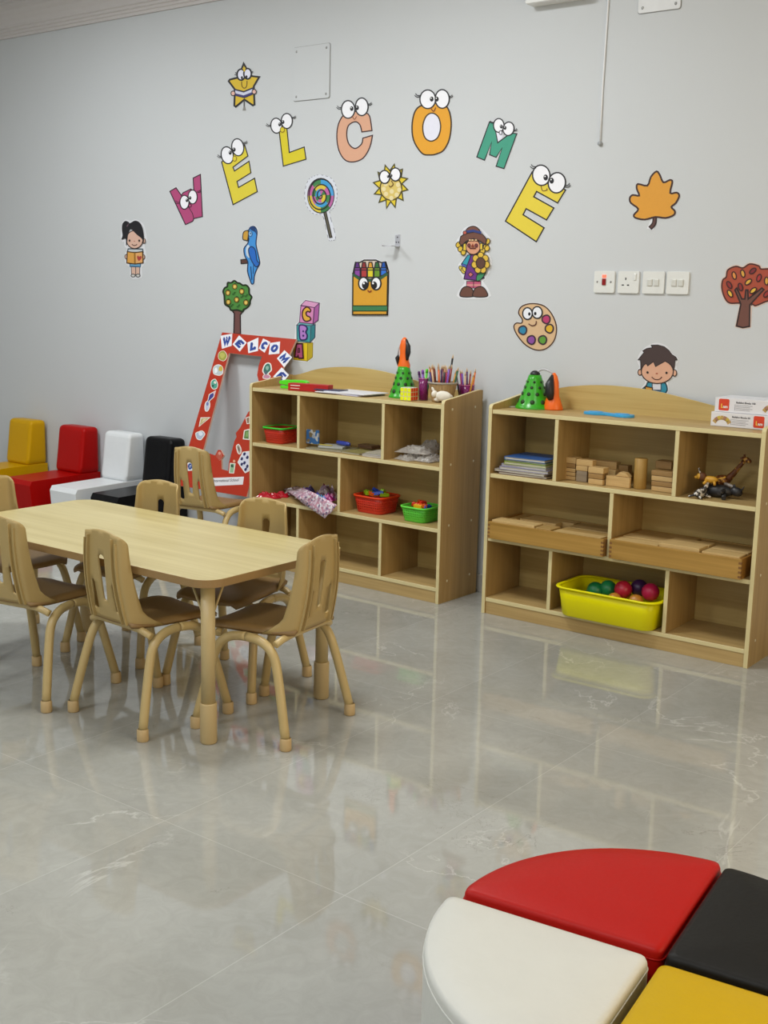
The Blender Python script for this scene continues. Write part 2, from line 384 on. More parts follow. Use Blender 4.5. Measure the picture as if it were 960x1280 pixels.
a.eyes((648, 212, 47, 56, 0), (735, 210, 42, 56, 0), 15, (672, 211), (703, 211), 5); a.stroke(smooth_pts([(665, 262), (683, 285), (697, 262)], 4, False), 4, '7a3010'); lash(a, 603, 190, -18, 4); lash(a, 775, 195, 14, 3)
a.done('letter_cutout', 'orange cut-out letter O with googly eyes', 'wall letter', LET)
a = Art(400, 80, 4.8)
R0, R1 = [], []
rays = [(400, 865), (398, 815), (356, 830), (372, 785), (328, 780), (358, 745), (322, 712), (360, 700), (350, 650), (385, 665), (392, 608), (420, 640), (447, 602), (455, 645), (495, 632), (488, 680), (525, 688), (492, 718), (527, 755), (492, 765), (500, 818), (460, 800), (452, 860), (425, 825)]
a.paper(rays, 4); a.shape(rays, 'dfc52a', 5, '4a4410'); a.ell(427, 745, 65, 72, 'd9c068', 5, '4a3c10')
for x, y in ((395, 720), (432, 765), (470, 725), (398, 780), (462, 785), (430, 805), (385, 750), (478, 755)): a.ell(x, y, 13, 14, 'e6d6a4', n=14)
a.eyes((390, 678, 31, 39, 0), (455, 663, 31, 39, 0), 9, (411, 675), (431, 670), 5); a.stroke(smooth_pts([(430, 700), (442, 722), (425, 738), (418, 728)], 4, False), 4, '6a4a10')
a.done('sun_cutout', 'smiling yellow sun cut-out with spiky rays', 'wall decoration')
# M, last E
a = Art(560, 140, 5.333)
o_ = [(278, 65), (310, 72), (333, 205), (420, 140), (460, 145), (375, 378), (322, 362), (362, 240), (322, 303), (278, 285), (292, 200), (245, 322), (193, 300)]
a.paper(o_, 6); a.fill([(330, 150), (372, 158), (340, 210)], 'e3e3f0'); a.shape(o_, '3d9a80', 5)
a.fill([(318, 110), (378, 135), (336, 200)], 'e6e6f2')
a.eyes((340, 90, 35, 46, 0), (405, 112, 36, 45, 10), 13, (357, 97), (382, 106), 5); a.ell(354, 138, 10, 13, 'e8e8f0', 3); lash(a, 306, 68, -14, 3); lash(a, 440, 120, 14, 3)
a.done('letter_cutout', 'teal green cut-out letter M with googly eyes', 'wall letter', LET)
a = Art(560, 140, 5.333)
o_ = [(562, 400), (785, 520), (732, 607), (592, 530), (573, 565), (707, 640), (658, 720), (522, 645), (502, 685), (642, 772), (590, 865), (384, 728)]
a.paper(o_, 7); a.shape(o_, 'e2cc3c', 6)
a.eyes((623, 422, 58, 68, -8), (727, 472, 57, 68, 10), 20, (653, 437), (693, 458), 6); a.stroke(smooth_pts([(622, 490), (632, 525), (662, 520), (660, 510)], 4, False), 4, '6a3a10'); lash(a, 590, 365, -22, 4); lash(a, 780, 490, 22, 4)
a.done('letter_cutout', 'large yellow cut-out letter E with googly eyes, tilted right, last of the greeting', 'wall letter', LET)
# star reading a book
a = Art(280, 70, 17.07)
full = [(425, 160), (500, 270), (600, 420), (750, 455), (640, 660), (650, 1050), (440, 930), (240, 1085), (235, 720), (105, 540), (290, 460), (370, 280)]
a.paper(full, 22)
a.stroke([(436, 960), (434, 1090)], 22, '55534f'); a.fill([(400, 1165), (475, 1165), (455, 1080), (420, 1080)], '8a8884')
a.shape([(425, 165), (505, 300), (600, 430), (755, 450), (640, 650), (655, 1040), (620, 1055), (440, 930), (255, 1085), (225, 1060), (240, 720), (105, 540), (130, 505), (290, 465), (375, 290)], 'd8b72c', 26)
a.ell(370, 400, 85, 118, 'e3e3f2', 22); a.ell(510, 380, 80, 112, 'e3e3f2', 22); a.fill([(400, 260), (470, 250), (460, 320), (435, 340)], 'd8b72c')
a.ell(390, 465, 22, 34, '15141a'); a.ell(487, 448, 22, 34, '15141a'); a.stroke(smooth_pts([(385, 545), (390, 640), (440, 690), (490, 645), (500, 530)], 5, False), 14, '6b5210')
a.shape([(235, 715), (430, 765), (625, 685), (640, 800), (440, 885), (230, 830)], 'cfd2e6', 20, '1c1a40'); a.stroke([(230, 815), (430, 865), (640, 785)], 34, '3a3470')
a.ell(205, 800, 45, 50, 'e3b6a8', 12); a.ell(655, 765, 45, 50, 'e3b6a8', 12)
for x, y, d in ((290, 370, -40), (280, 410, -40), (590, 350, 45)): a.stroke([(x, y), (x+d, y-12)], 14)
a.done('star_cutout', 'yellow star cut-out holding an open book, topmost decoration', 'wall decoration')
# girl reading
SK = 'd9b3a0'
a = Art(140, 265, 14.22)
a.paper(smooth_pts([(185, 490), (190, 260), (240, 160), (330, 180), (430, 155), (530, 220), (575, 350), (600, 500), (560, 580), (590, 800), (560, 915), (510, 980), (515, 1130), (470, 1165), (350, 1150), (345, 980), (270, 915), (245, 800), (290, 660), (250, 600), (240, 500)], 3), 22)
a.fill([(345, 960), (500, 960), (500, 1120), (345, 1120)], SK); a.stroke([(345, 970), (350, 1110)], 10, '4a4a4a'); a.stroke([(425, 980), (425, 1120)], 10, '4a4a4a'); a.stroke([(498, 970), (495, 1110)], 10, '4a4a4a')
a.ell(380, 1130, 36, 26, 'd4d2cc', 10, '444444'); a.ell(468, 1130, 36, 26, 'd4d2cc', 10, '444444')
a.shape([(325, 920), (515, 920), (510, 975), (325, 970)], '6ea6c8', 8, '26506c'); a.stroke([(320, 965), (512, 972)], 16, '2f6288')
a.shape([(295, 655), (550, 660), (560, 720), (280, 715)], 'c3c9cc', 12, '2e4450')
a.ell(265, 795, 28, 40, SK, 9, '4a3a30'); a.ell(565, 800, 28, 40, SK, 9, '4a3a30')
a.shape([(282, 705), (415, 722), (555, 705), (562, 905), (420, 925), (272, 905)], 'd99f4a', 12, '4a3018'); a.fill([(430, 735), (545, 720), (548, 895), (435, 910)], 'e0a868'); a.stroke([(415, 722), (418, 915)], 22, '9a6a20')
a.fill(smooth_pts([(490, 870), (455, 810), (470, 775), (495, 795), (525, 780), (540, 815)], 4), 'a83a38')
a.ell(580, 515, 24, 42, SK, 9, '4a3a30'); a.ell(415, 490, 148, 160, SK, 10, '3a2a26')
a.fill(smooth_pts([(180, 490), (200, 420), (188, 300), (200, 210), (250, 160), (310, 180), (330, 200), (420, 155), (500, 185), (550, 270), (575, 400), (580, 520), (560, 560), (545, 480), (450, 400), (345, 305), (300, 400), (285, 520), (262, 600), (255, 475)], 4), '19181e')
a.fill([(270, 255), (310, 205), (300, 240), (285, 260)], '7a5a6a')
a.ell(325, 510, 17, 22, '2c1c1c', n=12); a.ell(498, 510, 17, 22, '2c1c1c', n=12); a.ell(412, 520, 10, 10, 'b3604c', n=10); a.stroke(smooth_pts([(368, 572), (400, 596), (440, 590), (460, 570)], 4, False), 10, '4a2420')
a.done('girl_cutout', 'cut-out of a black-haired girl reading an orange book', 'wall decoration')
# lollipop
a = Art(280, 200, 5.333)
ring = smooth_pts([(650, 100), (720, 125), (752, 190), (752, 260), (730, 320), (705, 355), (745, 510), (715, 538), (695, 520), (660, 375), (600, 360), (555, 310), (538, 230), (560, 140), (600, 108)], 5)
a.paper(ring, 2, 'd6d9e2')
for i in range(0, len(ring)-1, 2): a.stroke([ring[i], ring[i+1]], 2.2, '52525e', lay=(i == 0))
a.stroke([(672, 340), (714, 520)], 18, '26221c'); a.stroke([(674, 345), (713, 514)], 7, '5c5746')
a.ell(647, 238, 91, 119, '1c1a1e')
cols = ['b864a0', 'd8c03a', '3a9ad0', '3a7a44', 'c060a0', '4a9ed8', 'd8c03a', '3a8048']
turns = [(0, 86), (1, 60), (2, 36)]
for t_, (k0, rad) in enumerate(turns):
    inner = (60, 36, 4)[t_]
    for s_ in range(8):
        a0 = 2*PI*s_/8+t_*.7; a1 = a0+2*PI/8
        pts = [(647+rad*math.cos(a0+(a1-a0)*k/4), 238+rad*1.3*math.sin(a0+(a1-a0)*k/4)) for k in range(5)]+[(647+inner*math.cos(a1+(a0-a1)*k/4), 238+inner*1.3*math.sin(a1+(a0-a1)*k/4)) for k in range(5)]
        a.lay += .00004; a.poly([a.P(p, a.lay) for p in pts], a.col(cols[(s_*3+t_*2) % 8]))
sp = [(647+(6+84*k/70)*math.cos(-.5+k/70*2*PI*3), 238+(6+84*k/70)*1.3*math.sin(-.5+k/70*2*PI*3)) for k in range(71)]
a.stroke(sp, 6.5)
a.done('lollipop_cutout', 'round swirl lollipop cut-out in rainbow colours on a dark stick', 'wall decoration')
# parrot
a = Art(280, 200, 5.333)
body = smooth_pts([(178, 448), (205, 445), (222, 480), (215, 560), (232, 640), (240, 690), (222, 725), (205, 770), (200, 820), (185, 825), (172, 790), (158, 740), (160, 680), (140, 640), (135, 590), (160, 555), (165, 520), (140, 530), (128, 510), (135, 478), (165, 468)], 4)
a.paper(body, 7); a.shape([(113, 665), (160, 660), (162, 688), (115, 692)], '5a3a30', 4); a.shape(body, '3f8fd6', 5, '14284a')
a.fill(smooth_pts([(150, 580), (170, 570), (172, 650), (150, 630)], 4), 'c3d2e0'); a.shape(smooth_pts([(165, 600), (185, 578), (210, 600), (222, 670), (238, 690), (215, 712), (180, 660)], 4), '2468c0', 4, '14284a')
a.stroke([(180, 710), (188, 800)], 4, '14284a'); a.stroke([(200, 700), (196, 760)], 3, '14284a'); a.fill(smooth_pts([(172, 450), (205, 445), (220, 500), (208, 480), (182, 466)], 4), '1c3c70')
a.shape(smooth_pts([(135, 480), (155, 470), (166, 480), (160, 535), (148, 535), (130, 530), (128, 505)], 4), 'c99a3a', 4); a.ell(178, 492, 12, 18, '86b4e0', 2, '14284a'); a.ell(180, 490, 4, 5, '15141a', n=8)
a.done('parrot_cutout', 'blue parrot cut-out perched on a brown twig', 'wall decoration')
# green fruit tree
a = Art(260, 340, 16)
crown = smooth_pts([(530, 175), (590, 215), (640, 225), (700, 265), (770, 265), (825, 330), (830, 430), (878, 500), (850, 570), (840, 650), (780, 720), (720, 750), (690, 790), (590, 760), (470, 765), (430, 700), (350, 650), (335, 560), (330, 470), (308, 390), (340, 320), (390, 290), (400, 215), (470, 215)], 4)
trunk = [(475, 760), (530, 830), (520, 1240), (655, 1240), (650, 860), (720, 770), (600, 745)]
a.paper(crown, 24); a.paper(trunk, 20); a.shape(trunk, '6e4844', 18, '241418'); a.shape(crown, '4c8a3c', 24, '18280c')
for x, y in ((540, 290), (405, 415), (682, 388), (582, 552), (418, 600), (772, 610)): a.ell(x, y, 44, 52, 'd9b34a', 12, '5a4210'); a.ell(x+5, y-52, 22, 16, '1c3010', n=10); a.ell(x+2, y+4, 14, 16, 'ead98a', n=10)
for x, y in ((530, 420), (620, 670), (780, 460), (490, 660), (700, 480)): a.stroke(smooth_pts([(x-35, y+15), (x-10, y+25), (x+10, y-10), (x+35, y-15)], 3, False), 13, '2a5a22')
a.done('tree_cutout', 'green round tree cut-out dotted with yellow fruit on a brown trunk', 'wall decoration')
# alphabet blocks
a = Art(360, 370, 14.22)
a.paper([(320, 75), (570, 130), (550, 430), (495, 500), (490, 740), (440, 810), (440, 1090), (345, 1165), (105, 1135), (130, 830), (155, 500), (205, 470), (235, 150)], 16)
def bl(a, f, top, side, c0, c1, c2):
    a.shape(f, c0, 9, '5a2a5a' if c0 == 'd487b8' else '1c4a50'); a.shape(top, c1, 8, '5a3a5a'); a.shape(side, c2, 8, '3a2a4a')
a.shape([(110, 830), (355, 835), (345, 1155), (105, 1130)], 'e0c018', 8, '8a7a10'); a.shape([(355, 835), (445, 830), (440, 1085), (345, 1160)], 'b8a020', 8, '8a7a10')
bl(a, [(160, 515), (415, 525), (400, 825), (165, 800)], [(160, 515), (205, 470), (495, 505), (415, 525)], [(415, 525), (490, 510), (485, 735), (400, 825)], '3f9aa0', '66b4b4', '2c7c84')
bl(a, [(235, 175), (475, 205), (450, 495), (210, 470)], [(235, 165), (320, 78), (565, 125), (480, 205)], [(480, 205), (565, 130), (545, 430), (455, 500)], 'd487b8', 'd99cc4', 'a85a9c')
cp = smooth_pts([(410, 245), (350, 195), (285, 240), (262, 330), (290, 425), (345, 450), (410, 420), (395, 375), (345, 350), (330, 300), (360, 270), (395, 285)], 5); a.shape(cp, 'e0ae3a', 16, '4a1c1c')
bp = smooth_pts([(215, 525), (310, 525), (350, 580), (325, 640), (350, 700), (325, 770), (230, 770), (212, 650)], 5); a.shape(bp, 'b07cc8', 16, '20205a'); a.ell(280, 628, 16, 18, '20205a', n=10); a.ell(282, 705, 18, 20, '20205a', n=10)
a.shape([(165, 850), (265, 850), (280, 1105), (205, 1105), (190, 1060), (175, 1090), (130, 1080)], 'a84c78', 16, '3c1018'); a.shape([(195, 930), (215, 930), (218, 1000), (190, 1000)], 'a84c78', 12, '3c1018')
a.done('block_tower_cutout', 'cut-out of three stacked alphabet blocks reading C B A', 'wall decoration')
# crayon box
a = Art(430, 310, 13.71)
boxo = [(165, 400), (200, 245), (260, 255), (350, 208), (550, 208), (640, 250), (720, 240), (768, 400), (750, 1145), (160, 1145)]
a.paper(boxo, 22); a.shape(boxo, 'd8c8b8', 16)
for x, c0, c1 in ((232, '5a2a7a', '8a44a0'), (348, '8a2a2a', 'b03a3a'), (460, 'd8982a', 'dccb2a'), (575, '2c6a34', '6a9424'), (690, '0c4ca8', '2a74d8')):
    a.shape([(x-42, 345), (x-25, 245), (x+25, 245), (x+42, 345)], c0, 12); a.shape([(x-50, 340), (x+50, 340), (x+50, 500), (x-50, 500)], c1, 12); a.stroke([(x-48, 378), (x+48, 378)], 14, '2a1a2a')
a.shape([(165, 440), (270, 500), (460, 540), (640, 490), (762, 420), (750, 1145), (160, 1145)], 'd99f2a', 16, '2a2010'); a.stroke([(165, 452), (280, 530), (460, 560), (640, 520), (760, 440)], 36, '2c5a3c')
a.fill([(165, 990), (752, 990), (750, 1080), (165, 1080)], '3c7a4c'); a.stroke([(165, 990), (752, 990)], 12, '1c3010'); a.stroke([(165, 1080), (752, 1080)], 12, '1c3010'); a.stroke([(160, 1140), (750, 1140)], 14, '2a2010')
a.ell(348, 608, 82, 108, 'f0f2f6', 16); a.ell(565, 608, 82, 108, 'f0f2f6', 16)
for x in (375, 532): a.ell(x, 638, 52, 64, '17151a'); a.ell(x-18, 605, 16, 18, 'ffffff', n=10)
a.stroke(smooth_pts([(422, 725), (455, 755), (488, 728)], 4, False), 18, '8a3a10')
a.done('crayon_box_cutout', 'smiling orange crayon box cut-out with five crayons', 'wall decoration')
# scarecrow
a = Art(560, 270, 11.64); a.ow = 1.0
a.paper(smooth_pts([(380, 150), (460, 190), (560, 290), (600, 350), (600, 480), (560, 540), (610, 640), (600, 780), (530, 900), (490, 960), (570, 1080), (570, 1175), (185, 1175), (190, 1080), (265, 980), (240, 900), (170, 740), (210, 680), (290, 570), (160, 520), (140, 390), (200, 290), (250, 195)], 3), 24)
a.shape([(275, 950), (480, 950), (480, 1050), (270, 1050)], 'c05878', 10); a.stroke([(275, 1005), (480, 1005)], 20, 'd89a90'); a.stroke([(375, 950), (375, 1050)], 10)
a.shape(smooth_pts([(188, 1170), (195, 1080), (250, 1030), (330, 1040), (372, 1100), (372, 1170)], 4), '6a4436', 14, '1c1010'); a.shape(smooth_pts([(375, 1170), (380, 1090), (420, 1040), (500, 1030), (560, 1090), (570, 1170)], 4), '6a4436', 14, '1c1010')
a.shape([(200, 700), (290, 570), (360, 560), (300, 760)], '2e9ab0', 14, '143048'); a.shape([(205, 690), (290, 720), (275, 760), (205, 720)], '4a5ab0', 8)
for x, y in ((195, 765), (225, 800), (245, 775)): a.ell(x, y, 25, 42, 'd9c04a', 10, rot=-30)
a.shape([(345, 560), (440, 560), (470, 700), (530, 900), (440, 940), (240, 915), (280, 740)], '6a2c80', 14, '2a1038'); a.stroke([(320, 700), (390, 770)], 20, '34347a'); a.shape([(300, 850), (335, 815), (375, 850), (335, 890)], 'c86a6a', 10)
a.shape(smooth_pts([(430, 860), (500, 800), (555, 830), (480, 930), (425, 940)], 3), '3a8a5a', 10)
for x, y in ((160, 420), (190, 480), (235, 530), (585, 370), (560, 450), (580, 470), (515, 510)): a.ell(x, y, 34, 42, 'dcb93c', 12, '3a3010', rot=20)
a.ell(378, 450, 105, 110, 'd99a78', 14, '3a1a10'); a.shape([(240, 400), (275, 400), (280, 505), (232, 500)], 'e0c03c', 10); a.shape([(480, 400), (515, 400), (520, 490), (478, 490)], 'e0c03c', 10)
a.shape([(180, 400), (200, 300), (260, 260), (400, 235), (520, 270), (575, 340), (560, 420), (490, 370), (380, 330), (280, 370), (215, 430)], '6e4638', 14, '241412'); a.shape(smooth_pts([(270, 250), (300, 180), (380, 150), (450, 180), (490, 250), (380, 235)], 4), '74483a', 14, '241412'); a.stroke([(265, 235), (380, 215), (500, 245)], 34, '2c3c7c'); a.ell(262, 245, 26, 26, 'c05a4a', 10)
for x in (322, 428): a.ell(x, 430, 20, 26, '7a2c34', 8)
for x in (335, 375, 425): a.ell(x, 352, 20, 16, 'e0bc8c', 6, n=10)
a.fill([(378, 400), (352, 450), (404, 450)], '8a3a20'); a.stroke([(330, 470), (425, 470)], 16, '5a1a18')
for k in range(7): a.ell(495+88*math.cos(k*2*PI/7-1.57), 685+108*math.sin(k*2*PI/7-1.57), 44, 50, 'dcb640', 12, '4a3a10')
a.ell(498, 685, 66, 80, '5a3a2c', 12, '2a1810')
a.done('scarecrow_cutout', 'scarecrow cut-out in a brown hat and purple overalls holding a sunflower', 'wall decoration')
# maple leaf, red tree
a = Art(720, 200, 4)
lf = [(403, 57), (420, 75), (438, 112), (470, 100), (483, 110), (472, 165), (505, 163), (517, 180), (500, 215), (478, 235), (495, 255), (490, 275), (450, 290), (398, 285), (345, 298), (300, 290), (290, 275), (312, 245), (275, 215), (270, 190), (285, 175), (317, 178), (305, 145), (310, 120), (358, 128), (375, 85)]
lf2 = smooth_pts(lf, 3); a.paper(lf2, 6); a.paper([(385, 285), (402, 285), (385, 345), (360, 340)], 4); a.stroke(smooth_pts([(395, 288), (390, 320), (370, 342)], 4, False), 18, '2a1414'); a.stroke(smooth_pts([(395, 290), (389, 320), (374, 338)], 4, False), 8, '5a3830'); a.shape(lf2, 'dc9a2e', 6, '3a1e14')
a.done('maple_leaf_cutout', 'orange maple leaf cut-out on the wall above the switches', 'wall decoration')
a = Art(720, 200, 4)
cr = smooth_pts([(730, 640), (735, 600), (752, 585), (760, 550), (800, 532), (835, 540), (870, 520), (915, 530), (925, 545), (970, 545), (1000, 560), (1040, 580), (1060, 620), (1055, 670), (1020, 705), (960, 705), (900, 728), (880, 720), (820, 715), (770, 715), (745, 690)], 4)
tk = [(803, 830), (825, 720), (795, 650), (805, 640), (830, 695), (845, 695), (850, 650), (860, 650), (862, 695), (930, 640), (940, 648), (870, 725), (868, 832), (835, 838)]
a.paper(cr, 8, 'd9c0b4'); a.paper([(803, 830), (825, 720), (875, 720), (868, 832), (835, 838)], 7, 'd9c0b4'); a.shape(cr, 'a8482e', 5, '4a1c10'); a.shape(tk, '6e4438', 5, '2a1410')
for x, y, r_, c in ((792, 578, -15, 'd98a3c'), (835, 568, -15, 'd9a23c'), (885, 555, 50, '7c2028'), (916, 590, 20, 'a82c2c'), (863, 610, 50, 'd9a83c'), (768, 625, -30, '8c2420'), (824, 635, -15, '8c2420'), (772, 668, -30, 'e0b43c'), (888, 653, 50, 'e0b43c'), (955, 605, 0, 'd9a23c'), (955, 670, 40, '9c2c24'), (1000, 600, 0, 'd98a3c'), (1010, 650, 0, '8c2420')):
    a.ell(x, y, 10, 19, c, 4, '3a1410', rot=r_)
a.done('tree_cutout', 'red autumn tree cut-out with yellow and red leaves on the right of the wall', 'wall decoration')
# palette, boy
a = Art(620, 360, 3.692)
pl = smooth_pts([(105, 115), (120, 85), (165, 72), (220, 82), (258, 120), (280, 180), (270, 240), (235, 278), (190, 287), (140, 265), (100, 220), (83, 180), (95, 162), (118, 162), (122, 145)], 5)
a.paper(pl, 5); a.shape(pl, 'd8b58c', 4, '4a3020')
for x, y, c in ((233, 145, 'b8386c'), (125, 195, '2c84a8'), (248, 188, 'dcae28'), (217, 240, '5c9a34'), (165, 240, '8a4a9c')):
    a.shape(smooth_pts([(x-16, y-12), (x+4, y-20), (x+17, y-8), (x+14, y+12), (x, y+20), (x-18, y+8)], 3), c, 4.5, '3a2430')
a.ell(147, 118, 22, 27, 'eceef4', 4); a.ell(192, 113, 23, 27, 'eceef4', 4); a.ell(156, 120, 6, 8, '15141a', n=12); a.ell(183, 118, 6, 8, '15141a', n=12); a.stroke(smooth_pts([(152, 165), (168, 174), (185, 168), (188, 152)], 4, False), 3.5, '5a2a20')
a.done('palette_cutout', 'smiling beige paint palette cut-out with five colour blobs', 'wall decoration')
a = Art(790, 425, 13.71)
a.paper(smooth_pts([(110, 340), (190, 185), (330, 90), (460, 70), (600, 130), (680, 240), (780, 330), (740, 430), (770, 560), (700, 630), (600, 720), (610, 850), (560, 960), (380, 1010), (170, 870), (250, 740), (200, 640), (110, 590), (110, 520), (150, 460)], 3), 20)
a.shape(smooth_pts([(290, 720), (250, 780), (170, 870), (260, 1010), (520, 1010), (560, 930), (605, 860), (590, 770), (530, 720)], 3), '2e8aa4', 14, '14303c'); a.shape([(350, 730), (500, 730), (500, 860), (350, 860)], 'd8d8e0', 10, '4a4a54'); a.stroke([(365, 870), (500, 880)], 26, '2c5a78')
a.shape([(235, 795), (355, 820), (350, 890), (225, 870)], 'd99c3c', 12, '3a2410'); a.stroke([(225, 850), (350, 880)], 14, '4a3010')
a.ell(140, 555, 34, 50, 'd9a88c', 11, '3a2a24'); a.ell(735, 565, 36, 55, 'd9a88c', 11, '3a2a24'); a.ell(440, 540, 275, 205, 'd9a88c', 12, '3a2a24')
a.shape([(110, 340), (190, 240), (215, 210), (190, 185), (260, 145), (355, 130), (335, 88), (450, 85), (560, 115), (640, 180), (690, 250), (755, 290), (780, 340), (742, 345), (735, 440), (720, 510), (690, 440), (580, 360), (410, 455), (375, 370), (275, 445), (250, 400), (200, 440), (155, 500), (155, 400), (150, 340)], '443432', 8, '1e1616')
a.ell(273, 556, 20, 22, '15100e', n=12); a.ell(598, 563, 20, 22, '15100e', n=12); a.ell(432, 575, 20, 11, 'b0563c', n=10); a.stroke(smooth_pts([(345, 630), (385, 668), (440, 678), (490, 665), (518, 630)], 5, False), 12, '4a2018')
a.done('boy_cutout', 'cut-out of a brown-haired boy in a blue shirt above the right shelf', 'wall decoration')

# ================================================================== fittings on the wall
PLAS = mat('white_switch_plastic', 'dfe0dc', .3, .02); DARKH = mat('dark_hole', '1a1a1c', .5); SCREW = mat('steel_screw', '9a9a98', .3, metal=1)
for k in range(4):
    x0 = (-2.425, -2.3125, -2.199, -2.092)[k]; cx = x0+.051; cz = 1.463
    lab = ['white isolator switch with a red glowing rocker, leftmost of the four wall plates', 'white three-pin wall socket between the switches',
           'white double switch plate, third of the four wall plates', 'white double switch plate, rightmost of the four wall plates'][k]
    t = thing('power_socket' if k == 1 else 'light_switch', lab, 'socket' if k == 1 else 'switch', (cx, 0, cz))
    q = M(); q.prism([(x, 0, z) for x, z in rrect(-.0485, -.0455, .0485, .0455, .006)], (0, -.009, 0), PLAS); q.build('plate', t, bevel=.003)
    if k == 0:
        q = M(); q.box((-.009, -.0135, -.014), (.009, -.009, .014), mat('red_rocker', '8a0a0a', .25)); q.build('rocker', t, bevel=.002)
        q = M(); q.box((-.009, -.0115, .017), (.009, -.009, .03), mat('red_neon', 'ff6a50', .3, emit=1.2)); q.build('indicator', t, bevel=.001)
        for s in (-1, 1): q = M(); q.lathe([(0, .001), (.004, .0008), (.004, 0)], SCREW, (s*.032, -.009, 0), 10, Matrix.Rotation(PI/2, 4, 'X')); q.build('screw', t)
    elif k == 1:
        q = M()
        for x, z, a_, b_ in ((-.012, .014, .0025, .005), (-.024, -.012, .005, .0025), (.0, -.012, .005, .0025)): q.box((x-a_, -.0095, z-b_), (x+a_, -.0088, z+b_), DARKH)
        q.build('pin_holes', t); q = M(); q.box((.024, -.013, .008), (.036, -.009, .036), PLAS); q.build('rocker', t, bevel=.002)
    else:
        for s in (-1, 1): q = M(); q.box((s*.015-.011, -.0135, -.014), (s*.015+.011, -.009, .014), mat('cream_rocker', 'cfcfc8', .35)); q.build('rocker', t, bevel=.002)
def blank(x0, x1, z0, z1, label, m, scr):
    t = thing('cover_plate', label, 'cover plate', ((x0+x1)/2, 0, (z0+z1)/2)); w_, h_ = (x1-x0)/2, (z1-z0)/2
    q = M(); q.prism([(x, 0, z) for x, z in rrect(-w_-.0025, -h_-.0025, w_+.0025, h_+.0025, .01)], (0, -.0015, 0), mat('grey_sealant', '8f9191', .6)); q.build('sealant_line', t)
    q = M(); q.prism([(x, -.001, z) for x, z in rrect(-w_, -h_, w_, h_, .01)], (0, -.005, 0), m); q.build('plate', t, bevel=.0015)
    for a_ in (-1, 1):
        for b_ in (-1, 1):
            if a_ == -1 and b_ == 1 and scr == 3: continue
            q = M(); q.lathe([(0, .0015), (.005, .001), (.006, 0)], SCREW, (a_*(w_-.02), -.006, b_*(h_-.02)), 10, Matrix.Rotation(PI/2, 4, 'X')); q.build('screw', t)
blank(-4.16, -3.925, 2.335, 2.59, 'wall-coloured square cover plate above the letter C', WP, 4)
blank(-2.29, -2.107, 2.535, 2.66, 'small white cover plate high on the wall, cut by the top of the photo', mat('white_cover', 'd3d4d4', .4), 4)
t = thing('louvered_unit', 'white framed louvered unit high on the wall, cut by the top of the photo', 'wall unit', (-2.645, 0, 2.72))
q = M()
for a_, b_ in (((-.14, -.07, -.1), (.14, -.0, -.085)), ((-.14, -.07, .085), (.14, 0, .1)), ((-.14, -.07, -.085), (-.125, 0, .085)), ((.125, -.07, -.085), (.14, 0, .085))): q.box(a_, b_, LAMPW)
q.build('frame', t, bevel=.003)
q = M()
for k in range(9): q.box((-.112+k*.027, -.06, -.084), (-.109+k*.027, -.02, .084), mat('steel_louver', 'a8acb0', .3, metal=.8))
for k in range(3): q.box((-.124, -.058, -.05+k*.05), (.124, -.022, -.048+k*.05), mat('steel_louver', 'a8acb0'))
q.build('louvers', t)
t = thing('hanging_cord', 'thin white cord hanging down the wall beside the louvered unit', 'cord', (-2.43, 0, 2.04))
q = M(); q.tube([(.0, -.0045, 0), (-.002, -.0045, .2), (.001, -.0045, .4), (.004, -.0045, .6), (.0, -.0045, .75)], .0042, mat('white_cord', 'e6e8ea', .5), 8); q.build('cable', t)
q = M(); q.lathe([(0, .012), (.009, .010), (.010, 0)], mat('cord_clip', '9fa2a4', .4), (0, -.001, -.005), 12, Matrix.Rotation(PI/2, 4, 'X')); q.build('clip', t)
STEEL = mat('bracket_steel', 'c8c9d0', .35, metal=.5)
t = thing('wall_bracket', 'small steel angle bracket with screw holes, above the crayon box cut-out', 'bracket', (-3.486, 0, 1.64))
q = M(); q.box((-.014, -.003, -.022), (.014, 0, .034), STEEL); q.box((-.014, -.07, -.024), (.014, -.003, -.021), STEEL); q.build('angle_plate', t, bevel=.0008)
q = M()
for x, z in ((0, .02), (-.007, -.003), (.007, -.003)): q.lathe([(0, .0006), (.0036, .0006)], DARKH, (x, -.0031, z), 12, Matrix.Rotation(PI/2, 4, 'X'))
q.build('screw_holes', t)
q = M(); q.tube([(.0, -.045, -.022), (-.05, -.055, -.022)], .0022, STEEL, 8); q.tube([(-.05, -.055, -.024), (-.05, -.055, -.01)], .003, STEEL, 8); q.build('pin', t)

